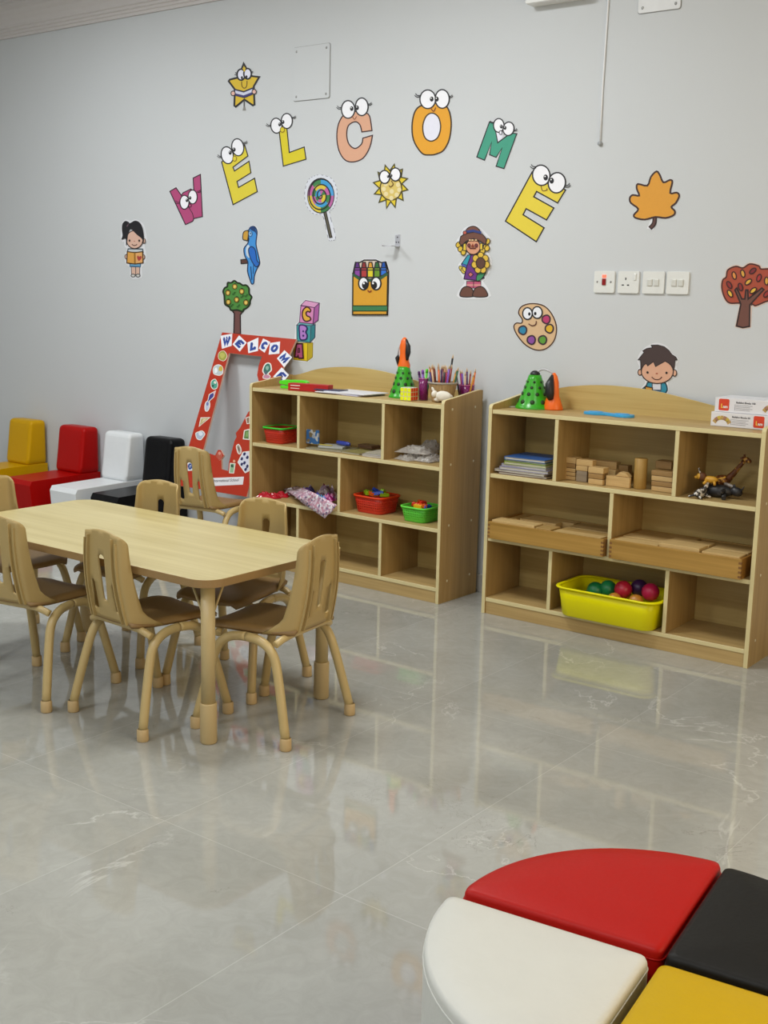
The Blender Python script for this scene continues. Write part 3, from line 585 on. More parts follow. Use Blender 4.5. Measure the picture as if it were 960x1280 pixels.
# ================================================================== shelves
SIDEW = wood('shelf_side_wood', 'b3945e', '9c7e4a', 'z'); BOARDW = wood('shelf_board_wood', 'bca06a', 'a68a56', 'x')
BACKW = wood('shelf_back_wood', 'c6ad6e', 'b5995a', 'x'); EDGE = mat('shelf_edge_band', 'd4c694', .4, .03)
SW, SD, ZT, Z1, Z2, Z3 = 1.218, .303, .911, .632, .349, .074
def shelf(label, x0, rz):
    t = thing('storage_shelf', label, 'shelf', (x0+SW/2, -.02, 0), rz); h = SW/2; T_ = .018
    for s in (-1, 1):
        xa = -h if s < 0 else h-T_
        prof = [(-SD, 0), (-SD, .918), (-SD+.004, .928), (-SD+.014, .933), (-SD+.10, .943), (-.06, .963), (-.02, .967), (0, .965), (0, 0)]
        q = M(); q.prism([(xa, y, z) for y, z in prof], (T_, 0, 0), SIDEW, EDGE); sp_ = q.build('side_panel', t, bevel=.0012, seg=1)
        for z in (.10, .36, .64, .89):
            for y in (-.24, -.06):
                q = M(); q.lathe([(0, .0012), (.005, .0008), (.006, 0)], mat('screw_cap', 'd8cfae', .4), (xa+(T_ if s > 0 else 0), y, z), 10, Matrix.Rotation(s*PI/2, 4, 'Y')); q.build('screw_cap', sp_)
    for nm, z in (('top_board', ZT), ('shelf_board', Z1), ('shelf_board', Z2), ('bottom_board', Z3)):
        q = M(); q.box((-h+T_, -SD+.003, z-T_), (h-T_, -.01, z), BOARDW, front=EDGE); q.build(nm, t, bevel=.0012, seg=1)
    for z0, z1, xs in ((Z1, ZT-T_, (.334, .868)), (Z2, Z1-T_, (.603,)), (Z3, Z2-T_, (.334, .865))):
        for x in xs: q = M(); q.box((-h+x-T_/2, -SD+.004, z0), (-h+x+T_/2, -.01, z1), SIDEW, front=EDGE); q.build('divider', t, bevel=.0012, seg=1)
    arch = smooth_pts([(0, .962), (.06, .972), (.2, 1.008), (.38, 1.026), (.58, 1.02), (.76, .994), (.9, .97), (1.02, .958), (SW-2*T_, .955)], 5, False)
    q = M(); q.prism([(-h+T_+x, -.01, z) for x, z in arch]+[(h-T_, -.01, 0), (-h+T_, -.01, 0)], (0, .01, 0), BACKW, EDGE); q.build('back_panel', t, bevel=.001, seg=1)
    q = M(); q.box((-h+T_, -SD+.006, 0), (h-T_, -SD+.022, Z3-T_), BOARDW); q.build('plinth', t, bevel=.001, seg=1)
    return t
AX, BX = -4.1654, -2.7319
shelf('light wooden shelf unit left of centre, holding pencils, papers and small baskets', AX, -.0241)
shelf('light wooden shelf unit on the right, holding wooden blocks and a yellow tub', BX, .0015)
def inA(x, y): # local shelf coords (x from its left end, y from its back) to the room
    c, s = math.cos(-.0241), math.sin(-.0241); lx, ly = x-SW/2, y
    return (AX+SW/2+lx*c-ly*s, -.02+lx*s+ly*c)

# ================================================================== table
TOPW = wood('table_top_laminate', 'c4b684', 'b0a06a', 'x', .32, .8); BAND = mat('table_edge_band', '96774a', .45, .04)
LEGM = mat('beige_painted_steel', 'bfa978', .35, .03); SLEEVE = mat('beige_leg_sleeve', 'c0a878', .4, .03)
t = thing('activity_table', 'low rectangular children table with pale wood top and beige tube legs', 'table', (-3.175, -1.922, 0), math.radians(.2))
q = M(); tp = rrect(-.695, -.338, .695, .338, .075, 8)
q.prism([(x, y, .512) for x, y in tp], (0, 0, .026), TOPW, BAND); q.build('table_top', t, bevel=.003)
for sx in (-1, 1):
    for sy in (-1, 1):
        x, y = sx*.632, sy*.273
        q = M(); q.tube([(x, y, .10), (x, y, .512)], .0225, LEGM, 20); lg = q.build('leg', t)
        q = M(); q.lathe([(.0, .0), (.024, .0), (.027, .006), (.027, .128), (.0255, .132), (.0225, .132)], SLEEVE, (x, y, 0), 20); q.build('leg_sleeve', lg)
        q = M(); q.tube([(x-sx*.015, y, .40), (x-sx*.075, y, .512)], .004, LEGM, 8); q.tube([(x, y-sy*.015, .40), (x, y-sy*.075, .512)], .004, LEGM, 8); q.build('brace', lg)

# ================================================================== chairs
CPL = mat('beige_chair_plastic', 'ae955f', .45, .03, bump=.15, bscale=500); CPL2 = mat('beige_chair_seat_shaded', '8a6c40', .5, .04, bump=.2, bscale=400)  # seat: same plastic in darker brown, its shade put into the colour
CTUBE = mat('beige_chair_tube', 'c0a872', .32, .03); CFOOT = mat('beige_rubber_foot', 'c4a878', .5, .03)
def chair(label, x, y, deg):
    t = thing('child_chair', label, 'chair', (x, y, 0), math.radians(deg), 'beige plastic children chairs')
    # seat: dished rounded slab with front lip
    q = M(); nx, ny = 12, 14; top = []; bot = []
    for j in range(ny+1):
        v = j/ny; yy = -.155+v*.335
        hw = .153-.038*(1-v)**2.2-(.022*max(0, (v-.85)/.15)**2)
        for i in range(nx+1):
            u = -1+2*i/nx; z = .352+.008*u*u-.014*max(0, (v-.75)/.25)**2+.006*max(0, (.2-v)/.2)
            z -= .012*max(0, (abs(u)-.85)/.15)**2
            top.append((u*hw, yy, z)); bot.append((u*hw*.97, yy, z-.011))
    W_ = nx+1; n0 = len(top)
    fs = [(j*W_+i, j*W_+i+1, (j+1)*W_+i+1, (j+1)*W_+i) for j in range(ny) for i in range(nx)]
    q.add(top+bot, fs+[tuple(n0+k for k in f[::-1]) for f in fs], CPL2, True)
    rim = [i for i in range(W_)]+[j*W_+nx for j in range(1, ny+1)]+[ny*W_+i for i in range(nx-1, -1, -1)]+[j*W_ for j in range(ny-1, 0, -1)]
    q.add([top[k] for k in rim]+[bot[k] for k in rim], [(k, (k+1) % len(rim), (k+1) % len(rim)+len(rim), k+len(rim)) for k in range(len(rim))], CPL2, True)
    q.build('seat', t)
    # backrest: a shell whose sides wrap forward, with three slots, cut flat and bent
    def ycurve(v): return -.150-.030*v-.014*math.sin(v*PI)
    def zof(v): return .342+.306*v
    def pw(v): return .104-.014*v
    def wd(v): return .026+.030*max(0, 1-v)**1.2+.050*max(0, (.17-v)/.17)**1.5
    out = []
    for k in range(15): v = k/15*.84; out.append((pw(v)+wd(v), v))
    xr = pw(.84)+wd(.84); rr_ = .052
    for k in range(8): a_ = PI/2*k/7; out.append((xr-rr_+rr_*math.cos(a_), .84+.13*math.sin(a_)))
    x_ = xr-rr_
    for k in range(1, 8): u = x_-2*x_*k/8; out.append((u, .97+.03*math.cos(u/x_*PI/2)))
    out += [(-x_, v_) for x_, v_ in out[:23][::-1]]
    def slot(cx, w0, w1, v0, v1, sl=0):
        r_ = []
        for k in range(9): a_ = PI+PI*k/8; r_.append((cx+w0*math.cos(a_), v0+.03+.03*math.sin(a_)))
        for k in range(9): a_ = PI*k/8; r_.append((cx+sl+w1*math.cos(a_), v1-.045+.045*math.sin(a_)))
        return r_
    holes = [slot(0, .0105, .0175, .24, .745), slot(.058, .0135, .009, .13, .46, -.006), slot(-.058, .0135, .009, .13, .46, .006)]
    def inside(p, poly):
        c_ = False; n_ = len(poly)
        for i in range(n_):
            (x1, y1), (x2, y2) = poly[i], poly[i-1]
            if (y1 > p[1]) != (y2 > p[1]) and p[0] < (x2-x1)*(p[1]-y1)/(y2-y1)+x1: c_ = not c_
        return c_
    SC = .3
    vin = [Vector((x_, v_*SC)) for x_, v_ in out]; ed = [(i, (i+1) % len(out)) for i in range(len(out))]
    for h_ in holes:
        o = len(vin); vin += [Vector((x_, v_*SC)) for x_, v_ in h_]; ed += [(o+i, o+(i+1) % len(h_)) for i in range(len(h_))]
    for j in range(1, 27):
        v = j/27; cols_ = [-.075, -.045, -.02, .02, .045, .075]
        for s in (-1, 1): cols_ += [s*(pw(v)+d_) for d_ in (-.012, -.006, 0, .006, .012, .02, .034, .05, .07, .09)]
        for x_ in cols_:
            p = (x_, v)
            if inside((x_*1.02, v+.01), out) and inside(p, out) and not any(inside(p, h_) for h_ in holes): vin.append(Vector((p[0], p[1]*SC)))
    rv, _, rf, _, _, _ = geometry.delaunay_2d_cdt(vin, ed, [], 1, 1e-5)
    fs = []
    for f in rf:
        c_ = sum((rv[i] for i in f), Vector((0, 0)))/len(f); p = (c_.x, c_.y/SC)
        if inside(p, out) and not any(inside(p, h_) for h_ in holes): fs.append(tuple(f))
    def bend(x, v):
        s = -1 if x < 0 else 1; t_ = abs(x)-pw(v); b_ = .014
        if t_ < -b_: xx, yy = abs(x), 0
        elif t_ > b_: xx, yy = pw(v)-b_+b_*1.25+(t_-b_)*.34, b_*.95+(t_-b_)*.94
        else: g = (t_+b_)/(2*b_); xx, yy = pw(v)-b_+b_*1.25*(2*g-g*g)*.5*1.0+b_*1.25*.5*g*1.0, b_*.95*g*g
        return (s*xx, ycurve(v)+yy, zof(v))
    q = M(); q.add([bend(p.x, p.y/SC) for p in rv], fs, CPL, True); ob = q.build('backrest', t); so = ob.modifiers.new('thickness', 'SOLIDIFY'); so.thickness = .0065; so.offset = 0
    for s in (-1, 1):   # moulded ribs on the back face
        for off, hh in ((.030, .010), (.012, .010)):
            q = M(); r_ = []
            for k in range(12):
                v = .03+k/11*(.90 if off > .02 else .86); xx = s*(pw(v)-off); yb = ycurve(v)-.003+(.003 if off < .02 else 0)
                r_.append(((xx-.0035, yb+.001, zof(v)), (xx-.0022, yb-hh, zof(v)), (xx+.0022, yb-hh, zof(v)), (xx+.0035, yb+.001, zof(v))))
            vs = [p for w_ in r_ for p in w_]; q.add(vs, [(k*4+i, k*4+i+1, (k+1)*4+i+1, (k+1)*4+i) for k in range(11) for i in range(3)]+[(0, 1, 2, 3), (44, 45, 46, 47)], CPL, False); q.build('back_rib', t)
    # tubular frame: four legs, each half of a side arch, with rubber feet
    for s in (-1, 1):
        for e in (-1, 1):
            foot = (s*.188, e*.176); pts = [(foot[0], foot[1], .028), (s*.172, e*.145, .16), (s*.162, e*.124, .240)]
            for k in range(1, 6): a_ = PI/2*k/5; pts.append((s*(.160-.008*k/5), e*.118*math.cos(a_)**.8 if k < 5 else 0, .245+.082*math.sin(a_)))
            q = M(); q.tube(smooth_pts(pts, 3, False), .0150, CTUBE, 14); lg = q.build('leg', t)
            q = M(); q.lathe([(0, 0), (.0175, 0), (.019, .004), (.0182, .036), (.0155, .040)], CFOOT, (foot[0], foot[1], 0), 16); q.build('rubber_foot', lg)
    for e in (-1, 1):
        q = M(); q.tube(smooth_pts([(-.155, e*.112, .318), (-.11, e*.122, .334-.0), (0, e*.122, .336 if e < 0 else .328), (.11, e*.122, .334), (.155, e*.112, .318)], 4, False), .0115, CTUBE, 12); q.build('cross_tube', t)
    return t
base_chair = chair('beige plastic child chair at the near long side of the table, nearest the camera on the left of the front leg', -2.883, -2.128, -4)
def dup_chair(label, x, y, deg):
    c = copy_tree(base_chair); c['label'] = label; c.location = (x, y, 0); c.rotation_euler = (0, 0, math.radians(deg)); return c
base_chair['label'] = 'beige child chair at the near long side of the table, beside its front leg'
dup_chair('beige child chair at the near long side, cut by the left edge of the photo', -3.362, -2.21, 10)
dup_chair('beige child chair at the right short end of the table, seen from its side', -2.515, -1.92, 97.3)
dup_chair('beige child chair on the far side of the table, before the black foam seat', -3.48, -1.69, 188.3)
dup_chair('beige child chair on the far side of the table, nearest to the shelf unit', -2.90, -1.70, 188.3)
dup_chair('beige child chair at the left short end of the table, mostly outside the photo', -3.90, -1.93, -96)
dup_chair('beige child chair turned to the wall, standing before the red cut-out frame', -4.20, -.55, 10)

# ================================================================== foam seats by the wall
def leather(name, col, rough=.4): return mat(name, col, rough, .03, spec=.2, bump=.25, bscale=90)
FOAM = [('yellow', 8, 56, 'c89a00'), ('red', 70, 122, 'a80300'), ('white', 127, 179, 'dfe2e4'), ('black', 178, 231, '09090c')]
for nm, p0_, p1_, col in FOAM:
    x0, x1 = xat(p0_, -.15, .53), xat(p1_, -.03, .50)
    fm = leather('foam_'+nm, col); t = thing('foam_seat', '%s leatherette foam child seat against the wall' % nm, 'seat', ((x0+x1)/2, -.015, 0), 0, 'coloured foam seats along the wall')
    h = (x1-x0)/2
    q = M(); q.prism([(-h, y, z) for y, z in ((0, 0), (0, .28), (-.17, .28), (-.50, .275), (-.515, .25), (-.495, 0))], (2*h, 0, 0), fm); q.build('seat_block', t, bevel=.026, seg=4)
    q = M(); q.prism([(-h, y, z) for y, z in ((0, .27), (0, .555), (-.115, .56), (-.125, .50), (-.137, .40), (-.155, .275))], (2*h, 0, 0), fm); q.build('backrest', t, bevel=.026, seg=4)

# ================================================================== quarter-round poufs
def pouf(label, col, qx, qy, m_):
    R_, H_, g = .370, .35, .009; n = 22; cx, cy = -.694+(.012 if qx < 0 and qy > 0 else 0), -2.990+(.012 if qy > 0 else .008)*(1 if qx < 0 else 0)
    out = [(g*qx, g*qy)]; arc = [(g+math.cos(PI/2*k/n)*R_, g+math.sin(PI/2*k/n)*R_) for k in range(n+1)]
    out += [(x*qx, y*qy) for x, y in arc]
    def rnd(poly, r_):  # round the three corners
        res = []; N_ = len(poly)
        for i in range(N_):
            p, a_, b_ = Vector(poly[i]), Vector(poly[i-1]), Vector(poly[(i+1) % N_])
            d1, d2 = (a_-p), (b_-p)
            if d1.normalized().dot(d2.normalized()) > -.8:
                p1 = p+d1.normalized()*min(r_, d1.length*.9); p2 = p+d2.normalized()*min(r_, d2.length*.9)
                for k in range(6): u = k/5; res.append(tuple((1-u)**2*p1+2*u*(1-u)*p+u*u*p2))
            else: res.append(poly[i])
        return res
    out = rnd(out, .018); c = Vector((sum(p[0] for p in out)/len(out), sum(p[1] for p in out)/len(out)))
    t = thing('quarter_pouf', label, 'pouf', (cx, cy, 0), math.radians(6.5), 'quarter-round poufs forming a circle')
    q = M(); rings = []
    prof = [(1.0, .03), (1.0, .06), (1.0, .29), (1.0, .330), (.994, .341), (.980, .348), (.93, .351), (.6, .355), (.3, .3565)]
    for s_, z in prof: rings.append([(c.x+(p[0]-c.x)*s_, c.y+(p[1]-c.y)*s_, z) for p in out])
    N_ = len(out); vs = [p for r_ in rings for p in r_]+[(c.x, c.y, .357)]
    fs = [(k*N_+i, k*N_+(i+1) % N_, (k+1)*N_+(i+1) % N_, (k+1)*N_+i) for k in range(len(prof)-1) for i in range(N_)]
    fs += [((len(prof)-1)*N_+i, (len(prof)-1)*N_+(i+1) % N_, len(vs)-1) for i in range(N_)]
    fs.append(tuple(range(N_))[::-1]); q.add(vs, fs, m_, True); q.build('cushion', t)
    q = M(); q.tube([(c.x+(p[0]-c.x)*.9985, c.y+(p[1]-c.y)*.9985, .330) for p in out], 0.0018, m_, 6, closed=True); q.build('seam', t)
    q = M(); q.prism([(c.x+(p[0]-c.x)*.93, c.y+(p[1]-c.y)*.93, 0) for p in out], (0, 0, .031), mat('pouf_base', '1c1c1e', .7)); q.build('base', t)
pouf('red leatherette quarter-round pouf, corner to corner with the white one', 'x', -1, 1, leather('pouf_red', 'a80e04', .45))
pouf('white leatherette quarter-round pouf at the bottom of the photo', 'x', -1, -1, leather('pouf_white', 'c9c9c2', .45))
pouf('black leatherette quarter-round pouf at the right edge of the photo', 'x', 1, 1, leather('pouf_black', '14120e', .5))
pouf('yellow leatherette quarter-round pouf in the bottom right corner', 'x', 1, -1, leather('pouf_yellow', 'be9a00', .45))

# ================================================================== the red photo frame leaning on the wall
BT, BB = (-.014, 1.157), (-.318, .348); bd = Vector((0, BB[0]-BT[0], BB[1]-BT[1])); bn = Vector((0, bd.z, -bd.y)).normalized()
a = Art(220, 400, 5.82, (0, BT[0], BT[1]), bn)
def bw(x, z): t_ = (BT[1]-z)/(BT[1]-BB[1]); return Vector((x, BT[0]+t_*(BB[0]-BT[0]), z))
outer = [a.P((335, 90), 0), a.P((875, 140), 0), bw(-4.158, 1.0), bw(-4.184, .955), bw(-4.184, .348), bw(-4.70, .348)]
hole = [a.P(p, 0) for p in [(385, 240), (625, 265), (602, 330), (590, 400), (600, 440), (625, 520), (605, 600), (525, 670), (465, 785), (435, 822), (440, 850), (425, 880), (405, 960), (385, 1040), (380, 1098), (332, 1085), (330, 1010), (347, 985), (325, 945), (305, 945), (285, 985), (195, 955), (215, 880)]]
REDB = mat('red_foam_board', 'b02c0c', .45, .04)
t = thing('photo_frame_board', 'large red cut-out frame board with WELCOME cards, leaning on the wall beside the shelf', 'frame board')
q = M(); al = outer+hole; tr = [tuple(k) for k in geometry.tessellate_polygon([outer, hole])]; th = -bn*.012
q.add(al, tr, REDB); q.add([p+th for p in al], [k[::-1] for k in tr], REDB)
for lp in (outer, hole): n_ = len(lp); q.add(lp+[p+th for p in lp], [(i, (i+1) % n_, (i+1) % n_+n_, i+n_) for i in range(n_)], mat('board_core', 'd8b8a8', .6))
q.build('board', t)
GL = {'W': [[(.08, .15), (.3, .85), (.5, .3), (.7, .85), (.92, .15)], [(0, .15), (.2, .15)], [(.4, .15), (.6, .15)], [(.8, .15), (1, .15)]],
      'E': [[(.2, .15), (.2, .85), (.85, .85), (.85, .68)], [(.2, .15), (.85, .15), (.85, .3)], [(.2, .5), (.62, .5)], [(.62, .4), (.62, .6)]],
      'L': [[(.25, .15), (.25, .85), (.85, .85), (.85, .65)], [(.1, .15), (.42, .15)]],
      'C': [smooth_pts([(.82, .3), (.7, .17), (.45, .13), (.2, .35), (.2, .65), (.45, .87), (.7, .84), (.85, .68)], 3, False)],
      'O': [smooth_pts([(.5, .13), (.85, .35), (.85, .65), (.5, .87), (.15, .65), (.15, .35), (.5, .13)], 3, False)],
      'M': [[(.1, .85), (.12, .15), (.5, .75), (.88, .15), (.9, .85)], [(0, .85), (.22, .85)], [(.78, .85), (1, .85)]],
      'G': [smooth_pts([(.82, .3), (.7, .17), (.45, .13), (.2, .35), (.2, .65), (.45, .87), (.8, .78), (.82, .55)], 3, False), [(.82, .55), (.55, .55)]]}
def glyph(art, ch, qd, wd, c, slant=.12, mg=.2):
    (A_, B_, C_, D_) = [Vector((p[0], p[1])) for p in qd]; art.lay += .0002
    def mp(u, v):
        u, v = mg+u*(1-2*mg)+slant*(.5-v), mg*.8+v*(1-1.6*mg); return tuple((A_*(1-u)+B_*u)*(1-v)+(D_*(1-u)+C_*u)*v)
    for st in GL[ch]: art.stroke([mp(*p) for p in st], wd, c, lay=False)
for nm, ch, qd in (('letter_card', 'W', [(325, 115), (410, 100), (405, 188), (335, 210)]), ('letter_card', 'E', [(460, 112), (515, 165), (465, 230), (412, 178)]), ('letter_card', 'L', [(520, 165), (600, 128), (597, 225), (527, 242)]),
                   ('letter_card', 'C', [(635, 135), (687, 160), (645, 238), (603, 208)]), ('letter_card', 'O', [(685, 168), (758, 157), (752, 245), (675, 252)]), ('letter_card', 'M', [(790, 220), (845, 272), (788, 345), (735, 280)]), ('letter_card', 'E', [(770, 345), (822, 400), (770, 470), (708, 412)])):
    b = Art(220, 400, 5.82, a.p0, bn); b.paper(qd, 0, 'e8e8ee'); glyph(b, ch, qd, 14, '1e3f94'); b.build(nm, t, fix=False)
def sticker(pts, c, grow=6, extra=()):
    b = Art(220, 400, 5.82, a.p0, bn); b.paper(pts, grow, 'e6e2da'); b.fill(pts, c)
    for e in extra: b.fill(*e)
    b.build('sticker', t, fix=False)
def blob(cx, cy, rx, ry, rot=0, k=10, j=.12):
    r_ = random.Random(cx*7+cy); c_, s_ = math.cos(math.radians(rot)), math.sin(math.radians(rot)); pts = []
    for i in range(k):
        f = 1+r_.uniform(-j, j); x_, y_ = rx*f*math.cos(2*PI*i/k), ry*f*math.sin(2*PI*i/k); pts.append((cx+x_*c_-y_*s_, cy+x_*s_+y_*c_))
    return smooth_pts(pts, 2)
sticker(blob(338, 263, 30, 35), '9a9a3c', 3, ((blob(338, 258, 18, 22), 'b8b45a'),))
sticker(blob(308, 365, 34, 38), 'b8c4c8', 5, ((blob(325, 355, 15, 20), 'c8a83c'), (blob(292, 368, 12, 20), 'e6ecf0')))
sticker(blob(278, 468, 22, 34), '4a9a86', 5, ((blob(285, 455, 9, 10), 'd8d8c8'), (blob(270, 480, 8, 9), '1c4a44')))
sticker([(245, 545), (285, 520), (272, 560), (232, 598)], '3a3a86', 6, (([(268, 530), (285, 522), (278, 548)], 'c8a0b0'),))
sticker(blob(228, 625, 14, 34, 8), 'b8bcd0', 6, ((blob(230, 610, 8, 14), '6a70a8'),))
sticker([(185, 715), (242, 712), (172, 770)], 'b8a878', 6, (([(200, 722), (225, 720), (190, 748)], 'd8c8a0'),))
sticker(blob(173, 840, 28, 30, 30, 8, .25), 'a8b4c8', 6, ((blob(180, 828, 16, 14), 'd8dce6'),))
sticker(blob(665, 355, 24, 38, 20), '2c6a5a', 8, ((blob(665, 350, 12, 16), '8ab0a0'), (blob(655, 385, 10, 14), '4a5a6a')))
sticker(blob(660, 412, 26, 14), 'c08098', 5)
sticker([(512, 715), (533, 708), (533, 750), (520, 752)], '8a6a50', 5)
sticker([(502, 808), (531, 800), (530, 866), (495, 862)], '5a7a3c', 7, (([(510, 815), (530, 812), (526, 850), (505, 850)], '7ca05a'),))
sticker(blob(458, 940, 12, 34, -12), 'b8a090', 6, ((blob(458, 938, 5, 22, -12), '4a4a44'),))
sticker([(398, 1045), (428, 1048), (418, 1112), (392, 1110)], '8ab08a', 5, ((blob(410, 1062, 10, 12), '2c4a3c'), (blob(425, 1028, 9, 11), 'd8a080')))
sticker([(455, 1035), (490, 965), (528, 960), (530, 1095), (505, 1108)], 'd4d6e4', 6, tuple((blob(x_, y_, 9, 13, 20), '22245a') for x_, y_ in ((480, 1010), (500, 975), (520, 1000), (500, 1040), (520, 1065), (480, 1050), (508, 1088))))
sticker([(88, 1040), (146, 1034), (145, 1092), (90, 1095)], 'e4e6ee', 3)
b = Art(220, 400, 5.82, a.p0, bn); b.lay += .0008
glyph(b, 'G', [(86, 1040), (118, 1038), (118, 1092), (88, 1094)], 9, '28488c', 0, .1); glyph(b, 'O', [(112, 1040), (146, 1038), (146, 1090), (114, 1092)], 9, '28488c', 0, .1); b.build('printed_word', t, fix=False)
sticker(blob(312, 985, 20, 32, 0, 9, .25), 'b0503c', 0, ((blob(318, 970, 9, 12), 'd09080'),))
def text(q, s_, org, ux, uy, size, m, bold=0):
    """a word as flat mesh: org its left baseline, ux/uy the directions"""
    cu = bpy.data.curves.new('word', 'FONT'); cu.body = s_; cu.size = 1; cu.offset = bold; cu.resolution_u = 3
    o = bpy.data.objects.new('word', cu); me = o.to_mesh(); org, ux, uy = Vector(org), Vector(ux)*size, Vector(uy)*size
    q.add([org+ux*v.co.x+uy*v.co.y for v in me.vertices], [tuple(p.vertices) for p in me.polygons], m)
    o.to_mesh_clear(); bpy.data.objects.remove(o); bpy.data.curves.remove(cu)
b = Art(220, 400, 5.82, a.p0, bn); cq = [(250, 1150), (495, 1140), (487, 1198), (262, 1208)]; b.paper(cq, 0, 'dedce0')
p0 = b.P((272, 1180), .0022); p1 = b.P((478, 1172), .0022); text(b, 'International School', p0, (p1-p0).normalized(), (-bd).normalized(), (p1-p0).length/9.1, mat('print_ink', '504a4e', .6)); b.build('name_strip', t, fix=False)

# ================================================================== goods builders
def basket(label, cx, cy, z, L_, W_, H_, col, rim, rz=0, perf=0, cat='basket', name='basket', rough=.35, group=None):
    t = thing(name, label, cat, (cx, cy, z), rz, group); bm_ = perforated('perforated_'+col, col, perf, rough) if perf else mat('tub_'+col, col, rough, .03, spec=.25)
    q = M(); rings = []; n_ = 0
    b0 = .87 if cat == 'tub' else .80
    for sc, zz in ((b0, .0), (b0+.02, .004), ((b0+.98)/2, H_*.55), (.96, H_-.004), (.945, H_-.004), ((b0+.95)/2, H_*.55), (b0, .007), (b0-.01, .005)):
        r_ = rrect(-L_/2*sc, -W_/2*sc, L_/2*sc, W_/2*sc, min(L_, W_)*.17, 5); n_ = len(r_); rings.append([(x, y, zz) for x, y in r_])
    vs = [p for r_ in rings for p in r_]; fs = [(k*n_+i, k*n_+(i+1) % n_, (k+1)*n_+(i+1) % n_, (k+1)*n_+i) for k in range(len(rings)-1) for i in range(n_)]
    q.add(vs, fs, bm_, True); q.add([(p[0], p[1], .0) for p in rings[0]], [tuple(range(n_))], bm_); q.add([(p[0], p[1], .006) for p in rings[-1]], [tuple(range(n_))], bm_); q.build('body', t)
    rm = mat('rim_'+rim, rim, rough, .03, spec=.25); q = M(); prof = ((.955, H_-.006), (1.0, H_-.009), (1.015, H_-.004), (1.005, H_), (.95, H_), (.935, H_-.005))
    rr = [[(x, y, zz) for x, y in rrect(-L_/2*sc, -W_/2*sc, L_/2*sc, W_/2*sc, min(L_, W_)*.2, 5)] for sc, zz in prof]; n_ = len(rr[0])
    q.add([p for r_ in rr for p in r_], [(k*n_+i, k*n_+(i+1) % n_, ((k+1) % 6)*n_+(i+1) % n_, ((k+1) % 6)*n_+i) for k in range(6) for i in range(n_)], rm, True); q.build('rim', t)
    return t
CN = {'e8361c': 'red orange', '2a50c8': 'blue', '9ac81c': 'lime green', 'e8b81c': 'yellow', '1c9a5a': 'green', 'e8641c': 'orange'}
def bricks(cx, cy, z, rx, ry, spec, where, group):
    seen = {}
    for k, (c, dx, dy, dz, L_, rz, tilt) in enumerate(spec):
        seen.setdefault(c, []).append(dx)
    for k, (c, dx, dy, dz, L_, rz, tilt) in enumerate(spec):
        same = sorted(seen[c]); at_ = same.index(dx); ordn = '' if len(same) == 1 else ', '+(('leftmost', 'second', 'third', 'rightmost')[at_ if at_ < len(same)-1 else 3])+' of its colour'
        q = M(); q.box((-L_/2, -.0085, -.008), (L_/2, .0085, .008), mat('brick_'+c, c, .3))
        for j in range(max(1, int(L_/.016))): q.lathe([(.005, .008), (.005, .0115), (0, .0115)], mat('brick_'+c, c, .3), (-L_/2+.009+j*.016, 0, 0), 10)
        o = q.build('toy_brick', bevel=.0012, seg=1); o.location = (cx+dx*rx, cy+dy*ry, z+dz); o.rotation_euler = (tilt, tilt*.6, rz)
        tag(o, '%s plastic toy brick %s%s' % (CN[c], where, ordn), 'toy brick', group)
def flat(name, label, cat, x, y, z, L_, W_, T_, col, rz=0, group=None, m=None, pages=None, bevel=.0012, rot=None):
    q = M(); mm = m or mat('cover_'+col, col, .4, .05)
    if pages:
        pm = mat('page_edges', 'c8c4b4', .7, .05); t = thing(name, label, cat, (x, y, z), rz, group)
        q.box((-L_/2, -W_/2, 0), (L_/2, W_/2, T_*.14), mm); q.box((-L_/2, -W_/2, T_*.86), (L_/2, W_/2, T_), mm); q.box((-L_/2, -W_/2, T_*.14), (-L_/2+.0015, W_/2, T_*.86), mm); q.build('cover', t)
        q = M(); q.box((-L_/2+.0015, -W_/2+.003, T_*.14), (L_/2-.003, W_/2-.003, T_*.86), pm); q.build('pages', t); return t
    q.box((-L_/2, -W_/2, 0), (L_/2, W_/2, T_), mm); o = q.build(name, bevel=min(bevel, T_*.3), seg=2)
    o.location = (x, y, z); o.rotation_euler = rot or (0, 0, rz); return tag(o, label, cat, group)
def pattern(name, cols, scale=60, rough=.3):
    if name in MATS: return MATS[name]
    m = bpy.data.materials.new(name); m.use_nodes = True; nt = m.node_tree; N = nt.nodes; L = nt.links; b_ = N['Principled BSDF']; b_.inputs['Roughness'].default_value = rough
    tc = N.new('ShaderNodeTexCoord'); vo = N.new('ShaderNodeTexVoronoi'); vo.inputs['Scale'].default_value = scale; L.new(tc.outputs['Object'], vo.inputs['Vector'])
    r_ = N.new('ShaderNodeValToRGB'); r_.color_ramp.interpolation = 'CONSTANT'; e = r_.color_ramp.elements
    while len(e) < len(cols): e.new(.5)
    for k, c in enumerate(cols): e[k].position = .15+.7*k/len(cols) if k else 0; e[k].color = (*lin(c), 1)
    sp_ = N.new('ShaderNodeSeparateColor'); L.new(vo.outputs['Color'], sp_.inputs[0]); L.new(sp_.outputs[0], r_.inputs[0]); L.new(r_.outputs[0], b_.inputs['Base Color']); MATS[name] = m; return m
